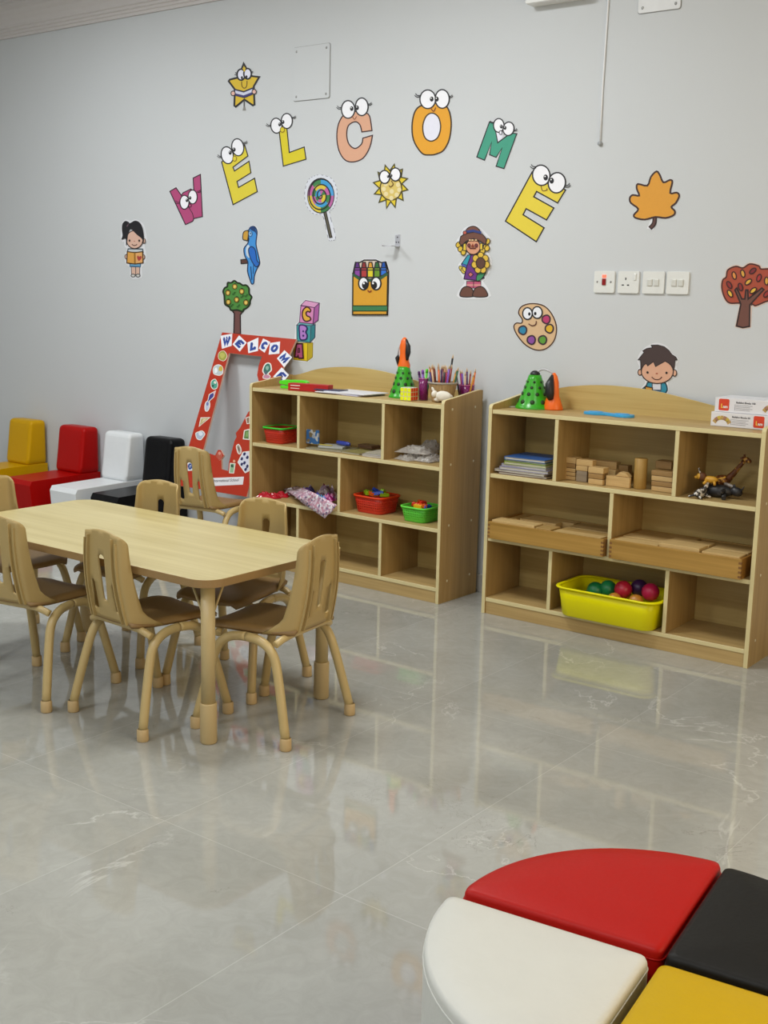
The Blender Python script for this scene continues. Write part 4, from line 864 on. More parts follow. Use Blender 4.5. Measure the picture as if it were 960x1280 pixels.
def crumple(name, label, cat, x, y, z, L_, W_, H_, m, seed, group=None, rz=0, n=11, bendf=None):
    """a creased bag or sheet: a closed pillow with sharp random folds"""
    r_ = random.Random(seed); q = M(); top, bot = [], []
    hs = [[r_.uniform(.35, 1) for _ in range(n+1)] for _ in range(n+1)]
    for j in range(n+1):
        for i in range(n+1):
            u, v = -1+2*i/n, -1+2*j/n; e = max(0, (1-abs(u)**3))*max(0, (1-abs(v)**3)); px_ = u*L_/2*(1+r_.uniform(-.03, .03)); py_ = v*W_/2*(1+r_.uniform(-.03, .03))
            h_ = H_*e*hs[i][j]; top.append((px_, py_, .003+h_)); bot.append((px_, py_, .0))
    W1 = n+1; fs = [(j*W1+i, j*W1+i+1, (j+1)*W1+i+1, (j+1)*W1+i) for j in range(n) for i in range(n)]; n0 = W1*W1
    rim = list(range(W1))+[j*W1+n for j in range(1, W1)]+[n*W1+i for i in range(n-1, -1, -1)]+[j*W1 for j in range(n-1, 0, -1)]
    if bendf: top = [bendf(*p) for p in top]; bot = [bendf(*p) for p in bot]
    q.add(top+bot, fs+[tuple(n0+k for k in f[::-1]) for f in fs]+[(rim[k], rim[(k+1) % len(rim)], rim[(k+1) % len(rim)]+n0, rim[k]+n0) for k in range(len(rim))], m)
    o = q.build(name); o.location = (x, y, z); o.rotation_euler = (0, 0, rz); return tag(o, label, cat, group)

# ------------------------------------------------------------------ left shelf, upper row
E1 = .001
basket('red perforated basket with a green rim, top left compartment of the left shelf', xat(352, -.20, .67), -.20, Z1+E1, .145, .16, .082, 'c0301c', '3cc83c', 0, .011)
GB = 'papers and packs in the middle compartment'
xm = lambda px, y=-.2, z=Z1: xat(px, y, z)
flat('booklet', 'grey green booklet lying lowest left in the middle compartment of the left shelf', 'booklet', -3.695, -.215, Z1+E1, .22, .155, .008, '8a8468', .12, GB, pages=1)
flat('booklet', 'olive green booklet lying lowest in the middle of the compartment', 'booklet', -3.52, -.225, Z1+E1, .12, .13, .009, '8c8450', -.1, GB, pages=1)
flat('paper_pad', 'pale grey paper pad lying on the grey green booklet', 'pad', -3.69, -.21, Z1+.0105, .13, .11, .010, 'a8aaa4', .3, GB)
flat('booklet', 'white booklet lying rightmost in the middle compartment, lower of two', 'booklet', -3.382, -.225, Z1+E1, .125, .15, .010, 'c4bfc0', 0, GB, pages=1)
flat('booklet', 'cream booklet lying on the white booklet in the middle compartment', 'booklet', -3.378, -.22, Z1+.0125, .115, .14, .008, 'b8b2a0', .08, GB, pages=1)
flat('ruler', 'yellow ruler lying across the papers at the left of the compartment', 'ruler', -3.735, -.255, Z1+.0225, .12, .012, .003, 'c8b850', .15, GB)
q = M(); q.lathe([(0, -.05), (.009, -.048), (.011, -.03), (.011, .03), (.008, .045), (0, .05)], mat('blue_tube', '2c3c94', .3), (0, 0, 0), 14, Matrix.Rotation(PI/2, 4, 'Y'))
o = q.build('glue_tube'); put(o, (-3.64, -.20, Z1+.0335), -.2); tag(o, 'blue tube lying on the papers in the middle compartment', 'tube', GB)
flat('card_pack', 'brown card pack lying behind the blue tube', 'card pack', -3.56, -.10, Z1+.0105, .10, .06, .016, '7a5c44', -.15, GB)
flat('blister_pack', 'blue and white picture pack propped up at the left of the middle compartment', 'pack', xm(391, -.265), -.265, Z1+.0235, .075, .008, .070, '', .1, GB, m=pattern('blue_white_pack', ('2c5a8c', '8c9094', '6c5c3c', '2c5a8c', 'a8a8a4'), 60))
PB = mat('clear_plastic_bag', 'c8c2ba', .12, .15, 40, alpha=.55)
for k, (px, y, dz, L_, W_, H_, lab) in enumerate(((514, -.22, 0, .11, .12, .030, 'clear plastic bag lying lowest left in the top right compartment'), (538, -.20, .002, .10, .13, .034, 'clear plastic bag lying right in the top right compartment'),
        (521, -.2, .033, .17, .12, .034, 'clear plastic bag lying on top of the other clear bags'), (538, -.10, .040, .10, .09, .045, 'small clear bag at the back of the bag pile'))):
    crumple('plastic_bag', lab, 'plastic bag', xat(px, y, Z1), y, Z1+E1+dz, L_, W_, H_, PB, 20+k, 'clear bags in the top right compartment', .2*k-.3, 16)
# middle row
RC = mat('red_candy_wrap', 'b01828', .2, .2, 60)
for k, (px, y, r_) in enumerate(((331, -.27, .2), (342, -.25, -.3), (352, -.2, .5))):
    crumple('candy_packet', ('leftmost', 'second', 'third')[k]+' small red foil packet at the left of the middle row', 'packet', xat(px, y, Z2), y, Z2+E1, .075, .05, .03, RC, 40+k, 'red foil packets', r_, 7)
MG = pattern('magazine_print', ('d0bcc8', 'a8788c', 'dcd8dc', 'b898ac', '6c6480', 'e0dce0', 'c08c9c'), 110)
Lp = [on_plane(354, 611, (0, 0, Z2+.012), (0, 0, 1)), on_plane(368, 620, (0, -.31, 0), (0, 1, 0)), on_plane(381, 631, (0, -.332, 0), (0, 1, 0)), on_plane(406, 648, (0, -.350, 0), (0, 1, 0))]
Rp = [on_plane(368, 607, (0, 0, Z2+.014), (0, 0, 1)), on_plane(384, 613, (0, -.30, 0), (0, 1, 0)), on_plane(402, 622, (0, -.330, 0), (0, 1, 0)), on_plane(421, 632, (0, -.345, 0), (0, 1, 0))]
LL = smooth_pts([tuple(p) for p in Lp], 4, False); RR = smooth_pts([tuple(p) for p in Rp], 4, False); q = M(); n_ = len(LL); c0_ = Vector(LL[4]); vs = []
for l_, r_ in zip(LL, RR):
    for k in range(5): vs.append(Vector(l_).lerp(Vector(r_), k/4)-c0_+Vector((0, 0, .004*math.sin(k*2.1))))
q.add(vs, [(i*5+k, i*5+k+1, (i+1)*5+k+1, (i+1)*5+k) for i in range(n_-1) for k in range(4)], MG, True)
o = q.build('printed_sheet'); o.modifiers.new('thickness', 'SOLIDIFY').thickness = .0015; o.location = c0_; tag(o, 'pink printed packing sheet hanging over the shelf front edge', 'sheet')
PK = [('purple', pattern('purple_pack', ('5c3c8c', '8c5cb0', 'c8b8d8', '2c3c8c'), 70)), ('blue', pattern('blue_pack', ('1c2c7c', '3c4cb0', '8c3c7c', '2c9cc0'), 60)), ('green and yellow', pattern('green_pack', ('6c9c3c', 'c8b84c', '3c6c7c', 'd8d8d0'), 60)),
      ('pink and white', pattern('pink_pack', ('d8c8cc', 'a85c74', 'e0e0e0', '8c6c7c'), 50)), ('magenta', pattern('magenta_pack', ('9c1c6c', '5c2c7c', 'd884b0'), 60))]
for k, (px, y, dz, L_, W_, H_, r_, pi_, where) in enumerate(((366, -.10, .0, .08, .07, .04, .3, 3, 'behind the red foil packets'), (380, -.22, .018, .08, .06, .035, .5, 2, 'on the printed sheet'), (398, -.22, .018, .13, .06, .035, -.4, 1, 'on the printed sheet'),
        (411, -.2, .02, .06, .05, .04, .2, 4, 'at the right of the printed sheet'), (408, -.085, .0, .11, .10, .085, -.2, 3, 'at the back of the packet heap'), (385, -.09, .0, .08, .08, .06, .4, 0, 'in the middle of the packet heap'))):
    crumple('foil_packet', '%s foil packet lying %s' % (PK[pi_][0], where), 'packet', xat(px, y, Z2), y, Z2+E1+dz, L_, W_, H_, PK[pi_][1], 70+k, 'foil packets in the middle row', r_, 8)
bx, by = xat(471, -.185, .39), -.185
basket('red basket filled with coloured toy bricks on the left shelf', bx, by, Z2+E1, .19, .17, .085, 'c8301c', 'e0441c', -.05, .012)
bricks(bx, by, Z2, .06, .055, (('9ac81c', -.9, .1, .088, .05, .2, .2), ('9ac81c', -.5, -.4, .090, .04, 1.2, .1), ('2a50c8', -.55, .5, .098, .03, .6, .8), ('e8641c', -.25, -.5, .090, .045, -.3, .1), ('2a50c8', .3, -.3, .094, .055, .5, -.3),
    ('9ac81c', .35, .4, .100, .05, 1.9, .5), ('9ac81c', .75, 0, .088, .045, .9, .1), ('2a50c8', 0, .3, .092, .04, 2.2, .3), ('e8361c', -.1, 0, .080, .05, 0, 0), ('e8b81c', .1, -.1, .086, .04, .8, 0)), 'heaped in the red basket', 'bricks in the red basket')
gx, gy = xat(526, -.22, .38), -.215
basket('bright green basket with orange bricks, right of the red basket', gx, gy, Z2+E1, .155, .16, .072, '5cc83c', '6ce04c', -.05, .011)
bricks(gx, gy, Z2, .045, .045, (('e8361c', -.5, -.3, .075, .04, .3, .1), ('e8361c', .1, .1, .083, .035, 1.2, .2), ('e8641c', -.3, .4, .082, .04, .8, .3), ('e8b81c', 0, -.6, .070, .045, 0, 0), ('2a50c8', .8, -.1, .070, .04, 1.4, .1), ('e8641c', .5, -.4, .074, .04, .2, 0)), 'heaped in the green basket', 'bricks in the green basket')

# ------------------------------------------------------------------ top of the left shelf
TT = ZT+E1
GRN = mat('bright_green_plastic', '58e01c', .3)
t = thing('desk_stapler', 'bright green plastic desk tool at the left end of the left shelf top', 'desk tool', (xat(368, -.19, TT), -.19, TT), .25)
q = M(); q.prism([(x, y, 0) for x, y in rrect(-.075, -.019, .075, .019, .012)], (0, 0, .013), GRN); q.build('base', t, bevel=.002)
q = M(); q.prism([(x, -.018, z) for x, z in ((-.078, .024), (-.07, .020), (.045, .009), (.075, .009), (.078, .034), (.06, .044), (-.05, .042), (-.078, .036))], (0, .036, 0), GRN); q.build('top_arm', t, bevel=.003)
t = thing('red_box', 'long flat red box with white lettering, in front of the green desk tool', 'box', (xat(388, -.245, TT), -.245, TT), .17)
RB = mat('red_card_box', 'b01c18', .4); WI = mat('white_ink', 'e8d8d0', .5)
q = M(); q.box((-.115, -.025, 0), (.115, .025, .036), RB); q.build('carton', t, bevel=.0015)
q = M(); q.box((-.100, -.0256, .0235), (-.045, -.025, .0275), WI); q.box((-.100, -.0256, .0100), (-.048, -.025, .0130), WI); q.build('print', t)
for k, (px, y, L_, W_, r_, c, lab) in enumerate(((440, -.2, .27, .19, -.12, 'c8c4d4', 'lilac sheet lying lowest in the paper pile'), (437, -.205, .28, .19, .03, 'dcdce2', 'white sheet in the middle of the paper pile'), (445, -.21, .26, .18, -.05, 'e0e2ea', 'white sheet lying topmost in the paper pile'))):
    flat('paper_sheet', lab+' on the left shelf', 'paper', xat(px, y, TT), y, TT+k*.0042, L_, W_, .004, c, r_, 'papers on the left shelf')
flat('notebook', 'thin dark notebook poking out of the left end of the paper pile', 'notebook', xat(416, -.22, TT), -.235, TT+.0128, .15, .08, .004, '2c3a5c', .12)
# perforated green cones with orange grips
def cone_toy(label, x, y, z, folded, rz):
    t = thing('cone_toy', label, 'toy', (x, y, z), rz); GC = mat('green_toy_plastic', '34a01a', .28, .03); OR = mat('orange_toy_plastic', 'ee6a14', .3, .03); BK = mat('black_toy_grip', '19191d', .4)
    H_ = .145; R0_, R1_ = (.078 if folded else .066), .027; prof = [(R0_+.004, 0), (R0_+.004, .006), (R0_, .010)]+[(R0_+(R1_-R0_)*(k/8)**.85, .010+(H_-.010)*k/8) for k in range(1, 9)]+[(0, H_+.003)]
    q = M(); q.lathe(prof, GC, seg=28); q.build('cone', t)
    for row, (zz, n_, r_) in enumerate(((.030, 9, .0105), (.064, 9, .0085), (.092, 8, .007), (.116, 7, .0055))):
        for k in range(n_):
            q = M(); a_ = 2*PI*(k+.5*(row % 2))/n_; f = (zz-.010)/(H_-.010); rad = R0_+(R1_-R0_)*f**.85+.0008
            T_ = Matrix.Rotation(a_, 4, 'Z') @ Matrix.Translation((rad, 0, zz)) @ Matrix.Rotation(PI/2-.28, 4, 'Y')
            q.lathe([(0, .0008), (r_, .0008), (r_, -.001)], mat('toy_hole', '1c3c10', .6), (0, 0, 0), 10, T_); q.build('hole', t)
    if not folded:
        q = M(); q.lathe([(.030, 0), (.030, .012), (.024, .03), (.021, .07), (.023, .10), (.017, .125), (.008, .138), (0, .141)], OR, (0, 0, H_-.004), 20, sx=1, sy=.8); q.build('handle', t)
        q = M(); q.prism([(.012, -.012, z_) for z_ in (0,)]+[(.0, 0, 0)]+[(.0, 0, .001)], (0, 0, .001), BK) if 0 else None
        q.tube([(.018, -.012, H_+.03), (.022, -.010, H_+.065), (.021, -.009, H_+.095), (.010, -.006, H_+.128)], [.006, .013, .012, .004], BK, 10)
        q.tube([(-.026, -.006, H_+.004), (-.034, -.006, H_+.040), (-.030, -.006, H_+.052), (-.020, -.006, H_+.030)], [.005, .009, .006, .004], BK, 10); q.build('grip', t)
        q = M(); q.tube([(-.030, -.004, H_+.05), (-.026, -.004, H_+.085), (-.012, -.004, H_+.122)], [.003, .004, .003], mat('pale_toy_strip', 'b8b8bc', .3), 8); q.build('trigger', t)
    else:
        q = M(); q.lathe([(0, .0), (.022, .0), (.022, .012), (.012, .022), (0, .024)], BK, (0, 0, H_-.004), 18); q.build('cap', t)
        q = M(); q.lathe([(0, 0), (.045, 0), (.046, .005), (.032, .045), (.026, .06), (.022, .12), (.015, .145), (.004, .16), (0, .16)], OR, (.092, -.022, 0), 20, sy=.8); q.build('handle', t)
        q = M(); q.tube([(.088, -.044, .045), (.082, -.048, .07), (.080, -.046, .11), (.086, -.028, .150)], [.012, .021, .020, .006], BK, 12); q.build('grip', t)
        q = M(); q.tube(smooth_pts([(.01, -.002, H_+.014), (.035, -.004, H_+.026), (.065, -.008, H_+.020), (.082, -.008, .155)], 4, False), .0045, mat('pale_toy_strip', 'b8b8bc', .3), 8); q.build('strap', t)
cone_toy('green perforated cone toy with an upright orange handle, behind the puzzle cube', xat(504, -.15, TT), -.15, TT, False, .3)
cone_toy('green perforated cone toy with a folded orange handle, on the right shelf', xat(667, -.125, TT), -.125, TT, True, .25)
# puzzle cube
t = thing('puzzle_cube', 'small twisting puzzle cube with a yellow and an orange face', 'puzzle cube', (xat(511, -.262, TT), -.262, TT), math.radians(3)); s_ = .0295
q = M(); q.box((-s_, -s_, 0), (s_, s_, 2*s_), mat('cube_body', 'd4cc9c', .3)); q.build('core', t, bevel=.003)
FC = {'-y': 'e6f01c', '+x': 'e2502c', 'top': 'e8e8e8', '+y': '2c8a3c', '-x': 'c81c1c'}
for fn, c in FC.items():
    q = M(); mm = mat('cube_face_'+c, c, .25)
    for i in range(3):
        for j in range(3):
            u0, v0 = -s_+.0022+i*.01967, .0022+j*.01967; d_ = .0160; e_ = s_+.0006
            if fn == '-y': q.box((u0, -e_, v0), (u0+d_, -s_+.0004, v0+d_), mm)
            elif fn == '+y': q.box((u0, s_-.0004, v0), (u0+d_, e_, v0+d_), mm)
            elif fn == '+x': q.box((s_-.0004, u0, v0), (e_, u0+d_, v0+d_), mm)
            elif fn == '-x': q.box((-e_, u0, v0), (-s_+.0004, u0+d_, v0+d_), mm)
            else: q.box((u0, u0, 2*s_-.0004), (u0+d_, u0+d_, 2*s_+.0006), mm) if i == j else q.box((u0, -s_+.0022+j*.01967, 2*s_-.0004), (u0+d_, -s_+.0022+j*.01967+d_, 2*s_+.0006), mm)
    q.build('face_stickers', t)
# wicker pot, two purple cups, pencils
potx, poty = -3.070, -.188
t = thing('wicker_pot', 'beige wicker pot full of pencils with a white animal ornament', 'pot', (potx, poty, TT), .5); WK = wood('wicker', 'b89a6c', '8c7048', 'z', .6, 3)
q = M(); pr = []
for k in range(13): pr.append((.047+.019*k/12+.0018*(k % 2), .085*k/12))
q.lathe([(0, 0)]+pr+[(.062, .085)]+[(.058-.015*k/4, .085-.078*k/4) for k in range(5)]+[(0, .007)], WK, seg=28); q.build('body', t)
q = M(); q.tube([(.066*math.cos(2*PI*k/28), .066*math.sin(2*PI*k/28), .086) for k in range(28)], .0045, mat('pot_rope', '9c9488', .6), 8, closed=True); q.build('rim', t)
q = M(); WH = mat('white_plaster_ornament', 'e6e2d6', .6, .03)
def ellipsoid(q, c, r, m, seg=14, rz=0):
    T_ = Matrix.Rotation(rz, 4, 'Y') @ Matrix.Diagonal((r[0], r[1], r[2], 1)); q.lathe([(math.sin(PI*k/8), -math.cos(PI*k/8)) for k in range(9)], m, c, seg, T_)
ellipsoid(q, (.012, -.070, .030), (.038, .013, .024), WH, rz=.1); ellipsoid(q, (-.030, -.068, .040), (.013, .010, .016), WH, rz=.4)
ellipsoid(q, (-.036, -.067, .058), (.006, .005, .014), WH, rz=-.5); ellipsoid(q, (.044, -.062, .026), (.010, .008, .012), WH); ellipsoid(q, (-.016, -.064, .014), (.016, .009, .010), WH); q.build('animal_ornament', t)
def cup(label, x, y, r_, h_, mm):
    t = thing('pencil_cup', label, 'cup', (x, y, TT)); q = M(); q.lathe([(0, 0), (r_*.9, 0), (r_, h_), (r_-.002, h_), (r_*.9-.002, .003), (0, .003)], mm, seg=22); q.build('body', t)
    q = M(); q.tube([(r_*math.cos(2*PI*k/22), r_*math.sin(2*PI*k/22), h_) for k in range(22)], .002, mat('cup_rim', 'c06c98', .3), 6, closed=True); q.build('rim', t); return t
PU = mat('purple_translucent_plastic', '8c2470', .2, .05, alpha=.62)
c1x, c1y = -3.168, -.200; c2x, c2y = -3.010, -.080
cup('narrow purple cup of markers at the left of the wicker pot', c1x, c1y, .024, .100, PU); cup('purple cup of pencils at the right of the wicker pot', c2x, c2y, .037, .075, PU)
WT = mat('pencil_bare_wood', 'd8b890', .6); PCN = {'8c2c14': 'brown', 'd8641c': 'orange', '3c2c6c': 'dark purple', '19191d': 'black', '1c5c34': 'dark green', 'a82c4c': 'crimson', '7c4cac': 'violet', '5ccc2c': 'lime green', 'e8284c': 'red', 'c8a884': 'natural wood', '6c2c1c': 'dark brown', 'c88c2c': 'ochre', '4c1c5c': 'plum'}
def pencil(x, y, z0, dx, dy, L_, c, where, r_=.0047, cap=False, grp=None):
    d = Vector((dx, dy, 1)).normalized(); p = Vector((x, y, z0)); t = thing('marker' if cap else 'pencil', '%s %s standing in %s' % (PCN[c], 'marker' if cap else 'pencil', where), 'marker' if cap else 'pencil', p, 0, grp)
    mm = mat('pencil_'+c, c, .35); q = M(); q.tube([(0, 0, 0), d*(L_-.018)], r_, mm, 7); q.build('barrel', t)
    q = M()
    if cap: q.tube([d*(L_-.018), d*(L_-.004), d*L_], [r_*1.15, r_*1.1, r_*.5], mm, 8)
    else: q.tube([d*(L_-.018), d*(L_-.003), d*L_], [r_, r_*.35, .0004], WT, 7)
    q.build('cap' if cap else 'tip', t)
def ords(cs, k):
    n_ = cs.count(cs[k]); i_ = cs[:k].count(cs[k])
    return '' if n_ == 1 else ', '+('leftmost' if i_ == 0 else 'rightmost' if i_ == n_-1 else 'second from left')+' of its colour'
pc = ['8c2c14', 'd8641c', '3c2c6c', '6c2c1c', 'c8a884', '19191d', 'a82c4c', '8c2c14', 'd8641c', '4c1c5c', 'a82c4c', '6c2c1c', 'c8a884', '3c2c6c', 'd8641c', '19191d', 'a82c4c', '8c2c14', '7c4cac', 'c88c2c', '1c5c34']
for k, c in enumerate(pc):
    r2 = random.Random(k*13+5); u = -.047+.094*k/(len(pc)-1); y_ = r2.uniform(-.025, .025)
    pencil(potx+u*.8, poty+y_, TT+.012, u*4.2, y_*4, .150+r2.uniform(-.012, .015), c, 'the wicker pot'+ords(pc, k), grp='pencils in the wicker pot')
pencil(potx+.012, poty+.01, TT+.012, .10, .1, .205, '19191d', 'the wicker pot, tallest of all', .0046)
for k, (c, u, v) in enumerate((('4c1c5c', -.5, -.2), ('e8284c', -.25, .2), ('5ccc2c', .35, -.1), ('1c5c34', .75, .1), ('7c4cac', 0, -.3))):
    pencil(c1x+u*.012, c1y+v*.02, TT+.004, u*.30, v*.1, .130+.006*(k % 3), c, 'the narrow purple cup', .0055, True, 'markers in the narrow purple cup')
for k, (c, u) in enumerate((('19191d', -.8), ('7c4cac', -.45), ('4c1c5c', -.2), ('c8a884', .05), ('8c2c14', .3), ('d8641c', .5), ('c88c2c', .8), ('a82c4c', -.6))):
    pencil(c2x+u*.028, c2y+(k % 3-1)*.018, TT+.006, u*.28, 0, .130+.008*(k % 3), c, 'the purple cup right of the wicker pot', .0042, False, 'pencils in the right purple cup')

# ------------------------------------------------------------------ top of the right shelf
t = thing('blue_plate', 'flat light blue plastic shape with two rounded lobes on the right shelf', 'plastic plate', (xat(761, -.16, TT), -.16, TT), -.06)
q = M(); q.prism([(x, y, 0) for x, y in smooth_pts([(-.115, 0), (-.10, .03), (-.05, .036), (0, .016), (.05, .034), (.10, .03), (.115, 0), (.10, -.03), (.05, -.034), (0, -.014), (-.05, -.036), (-.10, -.03)], 4)], (0, 0, .010), mat('light_blue_plastic', '3ca4dc', .35)); q.build('plate', t, bevel=.003)
q = M()
for s in (-1, 1): q.prism([(x, y, .009) for x, y in smooth_pts([(s*.095, 0), (s*.08, .02), (s*.05, .022), (s*.03, 0), (s*.05, -.022), (s*.08, -.02)], 4)], (0, 0, .004), mat('light_blue_plastic', '3ca4dc'))
q.build('raised_lobe', t, bevel=.0015)
flat('paper_scrap', 'crumpled clear scrap lying beside the cone toy on the right shelf', 'scrap', xat(643, -.13, TT), -.15, TT, .05, .07, .004, 'a8a490', .4)
WB = mat('white_card_box', 'dedee2', .4, .02); OG = mat('orange_logo', 'd2401c', .4); GT = mat('grey_print', '8a8a90', .6); DK = mat('dark_print', '2c2c34', .6)
def game_box(label, x0, x1, y0, y1, z, h_, flip):
    t = thing('game_box', label, 'box', (x0, y0, z)); L_ = x1-x0; q = M(); q.box((0, 0, 0), (L_, y1-y0, h_), WB); q.build('carton', t, bevel=.0012)
    lx = .016 if not flip else L_-.062; q = M(); q.prism([(x, -.0006, zz) for x, zz in rrect(lx, .006, lx+.042, h_-.004, .006)], (0, .0008, 0), OG)
    text(q, 'L', (lx+.009, -.0012, .016), (1, 0, 0), (0, 0, 1), .022, mat('yellow_print', 'f0c848', .5), .03); text(q, 'am', (lx+.018, -.0012, .016), (1, 0, 0), (0, 0, 1), .016, mat('white_print', 'f2eee8', .5), .03); q.build('logo', t)
    tx = .085; q = M(); text(q, 'Building Blocks 50' if flip else 'Building Blocks 100', (tx, -.0008, h_-.018), (1, 0, 0), (0, 0, 1), .0098, DK, .02)
    for k in range(4): q.box((tx, -.0007, h_-.026-k*.0062), (tx+.066-.010*(k % 2), .0001, h_-.0245-k*.0062), GT)
    q.box((tx-.004, -.0007, h_-.046), (tx-.0025, .0001, h_-.022), GT); q.build('print', t)
    q = M(); cx = .045 if flip else L_-.045
    for k in range(7):
        a_ = PI*(.12+.76*k/6); T_ = Matrix.Translation((cx-.030*math.cos(a_), -.0008, .010+.024*math.sin(a_))) @ Matrix.Rotation(-(PI/2-a_)*.8, 4, 'Y')
        q.box((-.006, 0, -.008), (.006, .001, .008), mat('block_picture_%d' % (k % 3), ('b89858', 'a87c64', 'c8b048')[k % 3], .6), T=T_)
    q.build('picture', t)
bx0 = xat(888, -.20, TT)
game_box('white building block box with an orange logo, lower of two on the right shelf', bx0, -1.548, -.20, -.04, TT, .055, True)
game_box('white building block box with an orange logo, upper of two on the right shelf', xat(893, -.19, TT+.056), -1.50, -.19, -.03, TT+.056, .055, False)

# ------------------------------------------------------------------ right shelf, upper row
zc = Z1+E1
for k, (c, nm, L_, W_, T_, dx, r_) in enumerate((('5c3c34', 'maroon', .235, .21, .010, 0, .03), ('a8a098', 'cream', .25, .22, .010, -.012, -.02), ('8c88a4', 'lilac grey', .235, .20, .013, .0, .05), ('a0a0b4', 'pale violet', .225, .20, .010, .004, -.03),
        ('9cac3c', 'yellow green', .205, .19, .011, .006, .02), ('3c8c4c', 'green', .205, .19, .008, .006, -.02), ('2c5a9c', 'blue', .20, .19, .013, .004, .01))):
    pos = ('lowest', 'second lowest', 'third lowest', 'middle', 'third highest', 'second highest', 'topmost')[k]
    flat('book', '%s book, %s of the stack in the top left compartment' % (nm, pos), 'book', -2.565+dx, -.20+.006*(k % 2), zc, L_, W_, T_, c, r_, 'books stacked on the right shelf', pages=1); zc += T_+.0005
WBL = wood('toy_block_wood', 'd0b078', 'b8945c', 'x', .5, 2); WBG = wood('grey_toy_block_wood', '9c8c74', '80705c', 'x', .5, 2); WBD = wood('dark_toy_block_wood', 'a88450', '8c6a38', 'x', .5, 2)
def wblock(px0, px1, yf, dp, z0, z1, lab, m=WBL, rz=0):
    z0 += Z1+E1; z1 += Z1; x0, x1 = xat(px0, yf, z0), xat(px1, yf, z0); q = M(); q.box((0, 0, 0), (x1-x0, dp, z1-z0), m); o = q.build('wooden_block', bevel=.0018)
    put(o, (x0, yf, z0), rz); return tag(o, lab, 'wooden block', 'wooden blocks on the right shelf')
for k in range(3): wblock(705, 719, -.235, .06, .0+.017*k, .0165+.017*k, ('lowest', 'second', 'third')[k]+' thin wooden block of the leftmost stack')
wblock(704, 719, -.235, .05, .051, .070, 'wooden block fourth in the leftmost stack', WBD); wblock(703.5, 719.5, -.235, .055, .070, .096, 'topmost wooden block of the leftmost stack')
wblock(719.8, 733, -.25, .06, .0, .046, 'grey wooden block standing in the second stack', WBG); wblock(719.8, 734, -.25, .06, .046, .068, 'wooden block in the middle of the second stack'); wblock(720, 740, -.25, .04, .068, .094, 'long wooden block on top of the second stack', WBL, .05)
wblock(735, 753, -.275, .05, .0, .023, 'lowest wooden block of the third stack'); wblock(735, 753, -.275, .05, .0235, .046, 'middle wooden block of the third stack', WBD, .03); wblock(735, 754, -.275, .05, .0465, .072, 'topmost wooden block of the third stack')
wblock(754.5, 768, -.19, .04, .0, .030, 'lower wooden block behind the curved block', WBD); wblock(754.5, 769, -.19, .04, .0305, .056, 'wooden block set on another behind the curved block')
wblock(727, 771, -.155, .04, .0, .045, 'long wooden block lying at the back of the compartment, lower', WBD); wblock(727, 770, -.155, .04, .0455, .085, 'long wooden block on top at the back of the compartment')
wblock(748, 754, -.19, .03, .0, .035, 'small block in front of the long back blocks', WBD); wblock(772, 784, -.15, .04, .0, .075, 'upright wooden block behind the curved block', WBD)
x0, x1 = xat(757, -.26, Z1), xat(787, -.26, Z1); q = M(); w_ = x1-x0
q.prism([(x, 0, 0) for x in ()]+[(0, 0, 0), (w_, 0, 0), (w_, .012, 0), (w_*.9, .034, 0), (w_*.65, .045, 0), (w_*.35, .045, 0), (w_*.1, .034, 0), (0, .012, 0)], (0, 0, .042), WBL)
tag(put(q.build('wooden_block', bevel=.002), (x0, -.262, Z1+E1)), 'half-round wooden block lying in front of the others', 'wooden block', 'wooden blocks on the right shelf')
x0 = xat(772, -.25, Z1); q = M(); q.prism([(0, 0, 0), (.062, 0, 0), (.045, 0, .016), (.02, 0, .018)], (0, .03, 0), WBL); tag(put(q.build('wooden_block', bevel=.001), (x0-.012, -.252, Z1+.044)), 'small wedge block lying on the half-round block', 'wooden block', 'wooden blocks on the right shelf')
q = M(); q.lathe([(0, 0), (.025, 0), (.026, .002), (.026, .122), (.024, .124), (0, .124)], wood('cylinder_wood', 'b08c48', '987434', 'z', .5, 2), seg=28); tag(put(q.build('wooden_cylinder'), (xat(799.5, -.23, Z1), -.23, Z1+E1)), 'upright wooden cylinder between the block stacks', 'wooden block')
for k in range(4): wblock(814, 840, -.25, .07, .0+.0212*k, .0205+.0212*k, ('lowest', 'second', 'third', 'fourth')[k]+' wooden plank of the right stack', WBL if k % 2 == 0 else WBD)
wblock(819, 839, -.20, .06, .0852, .118, 'thick wooden block on top of the right plank stack', WBD)
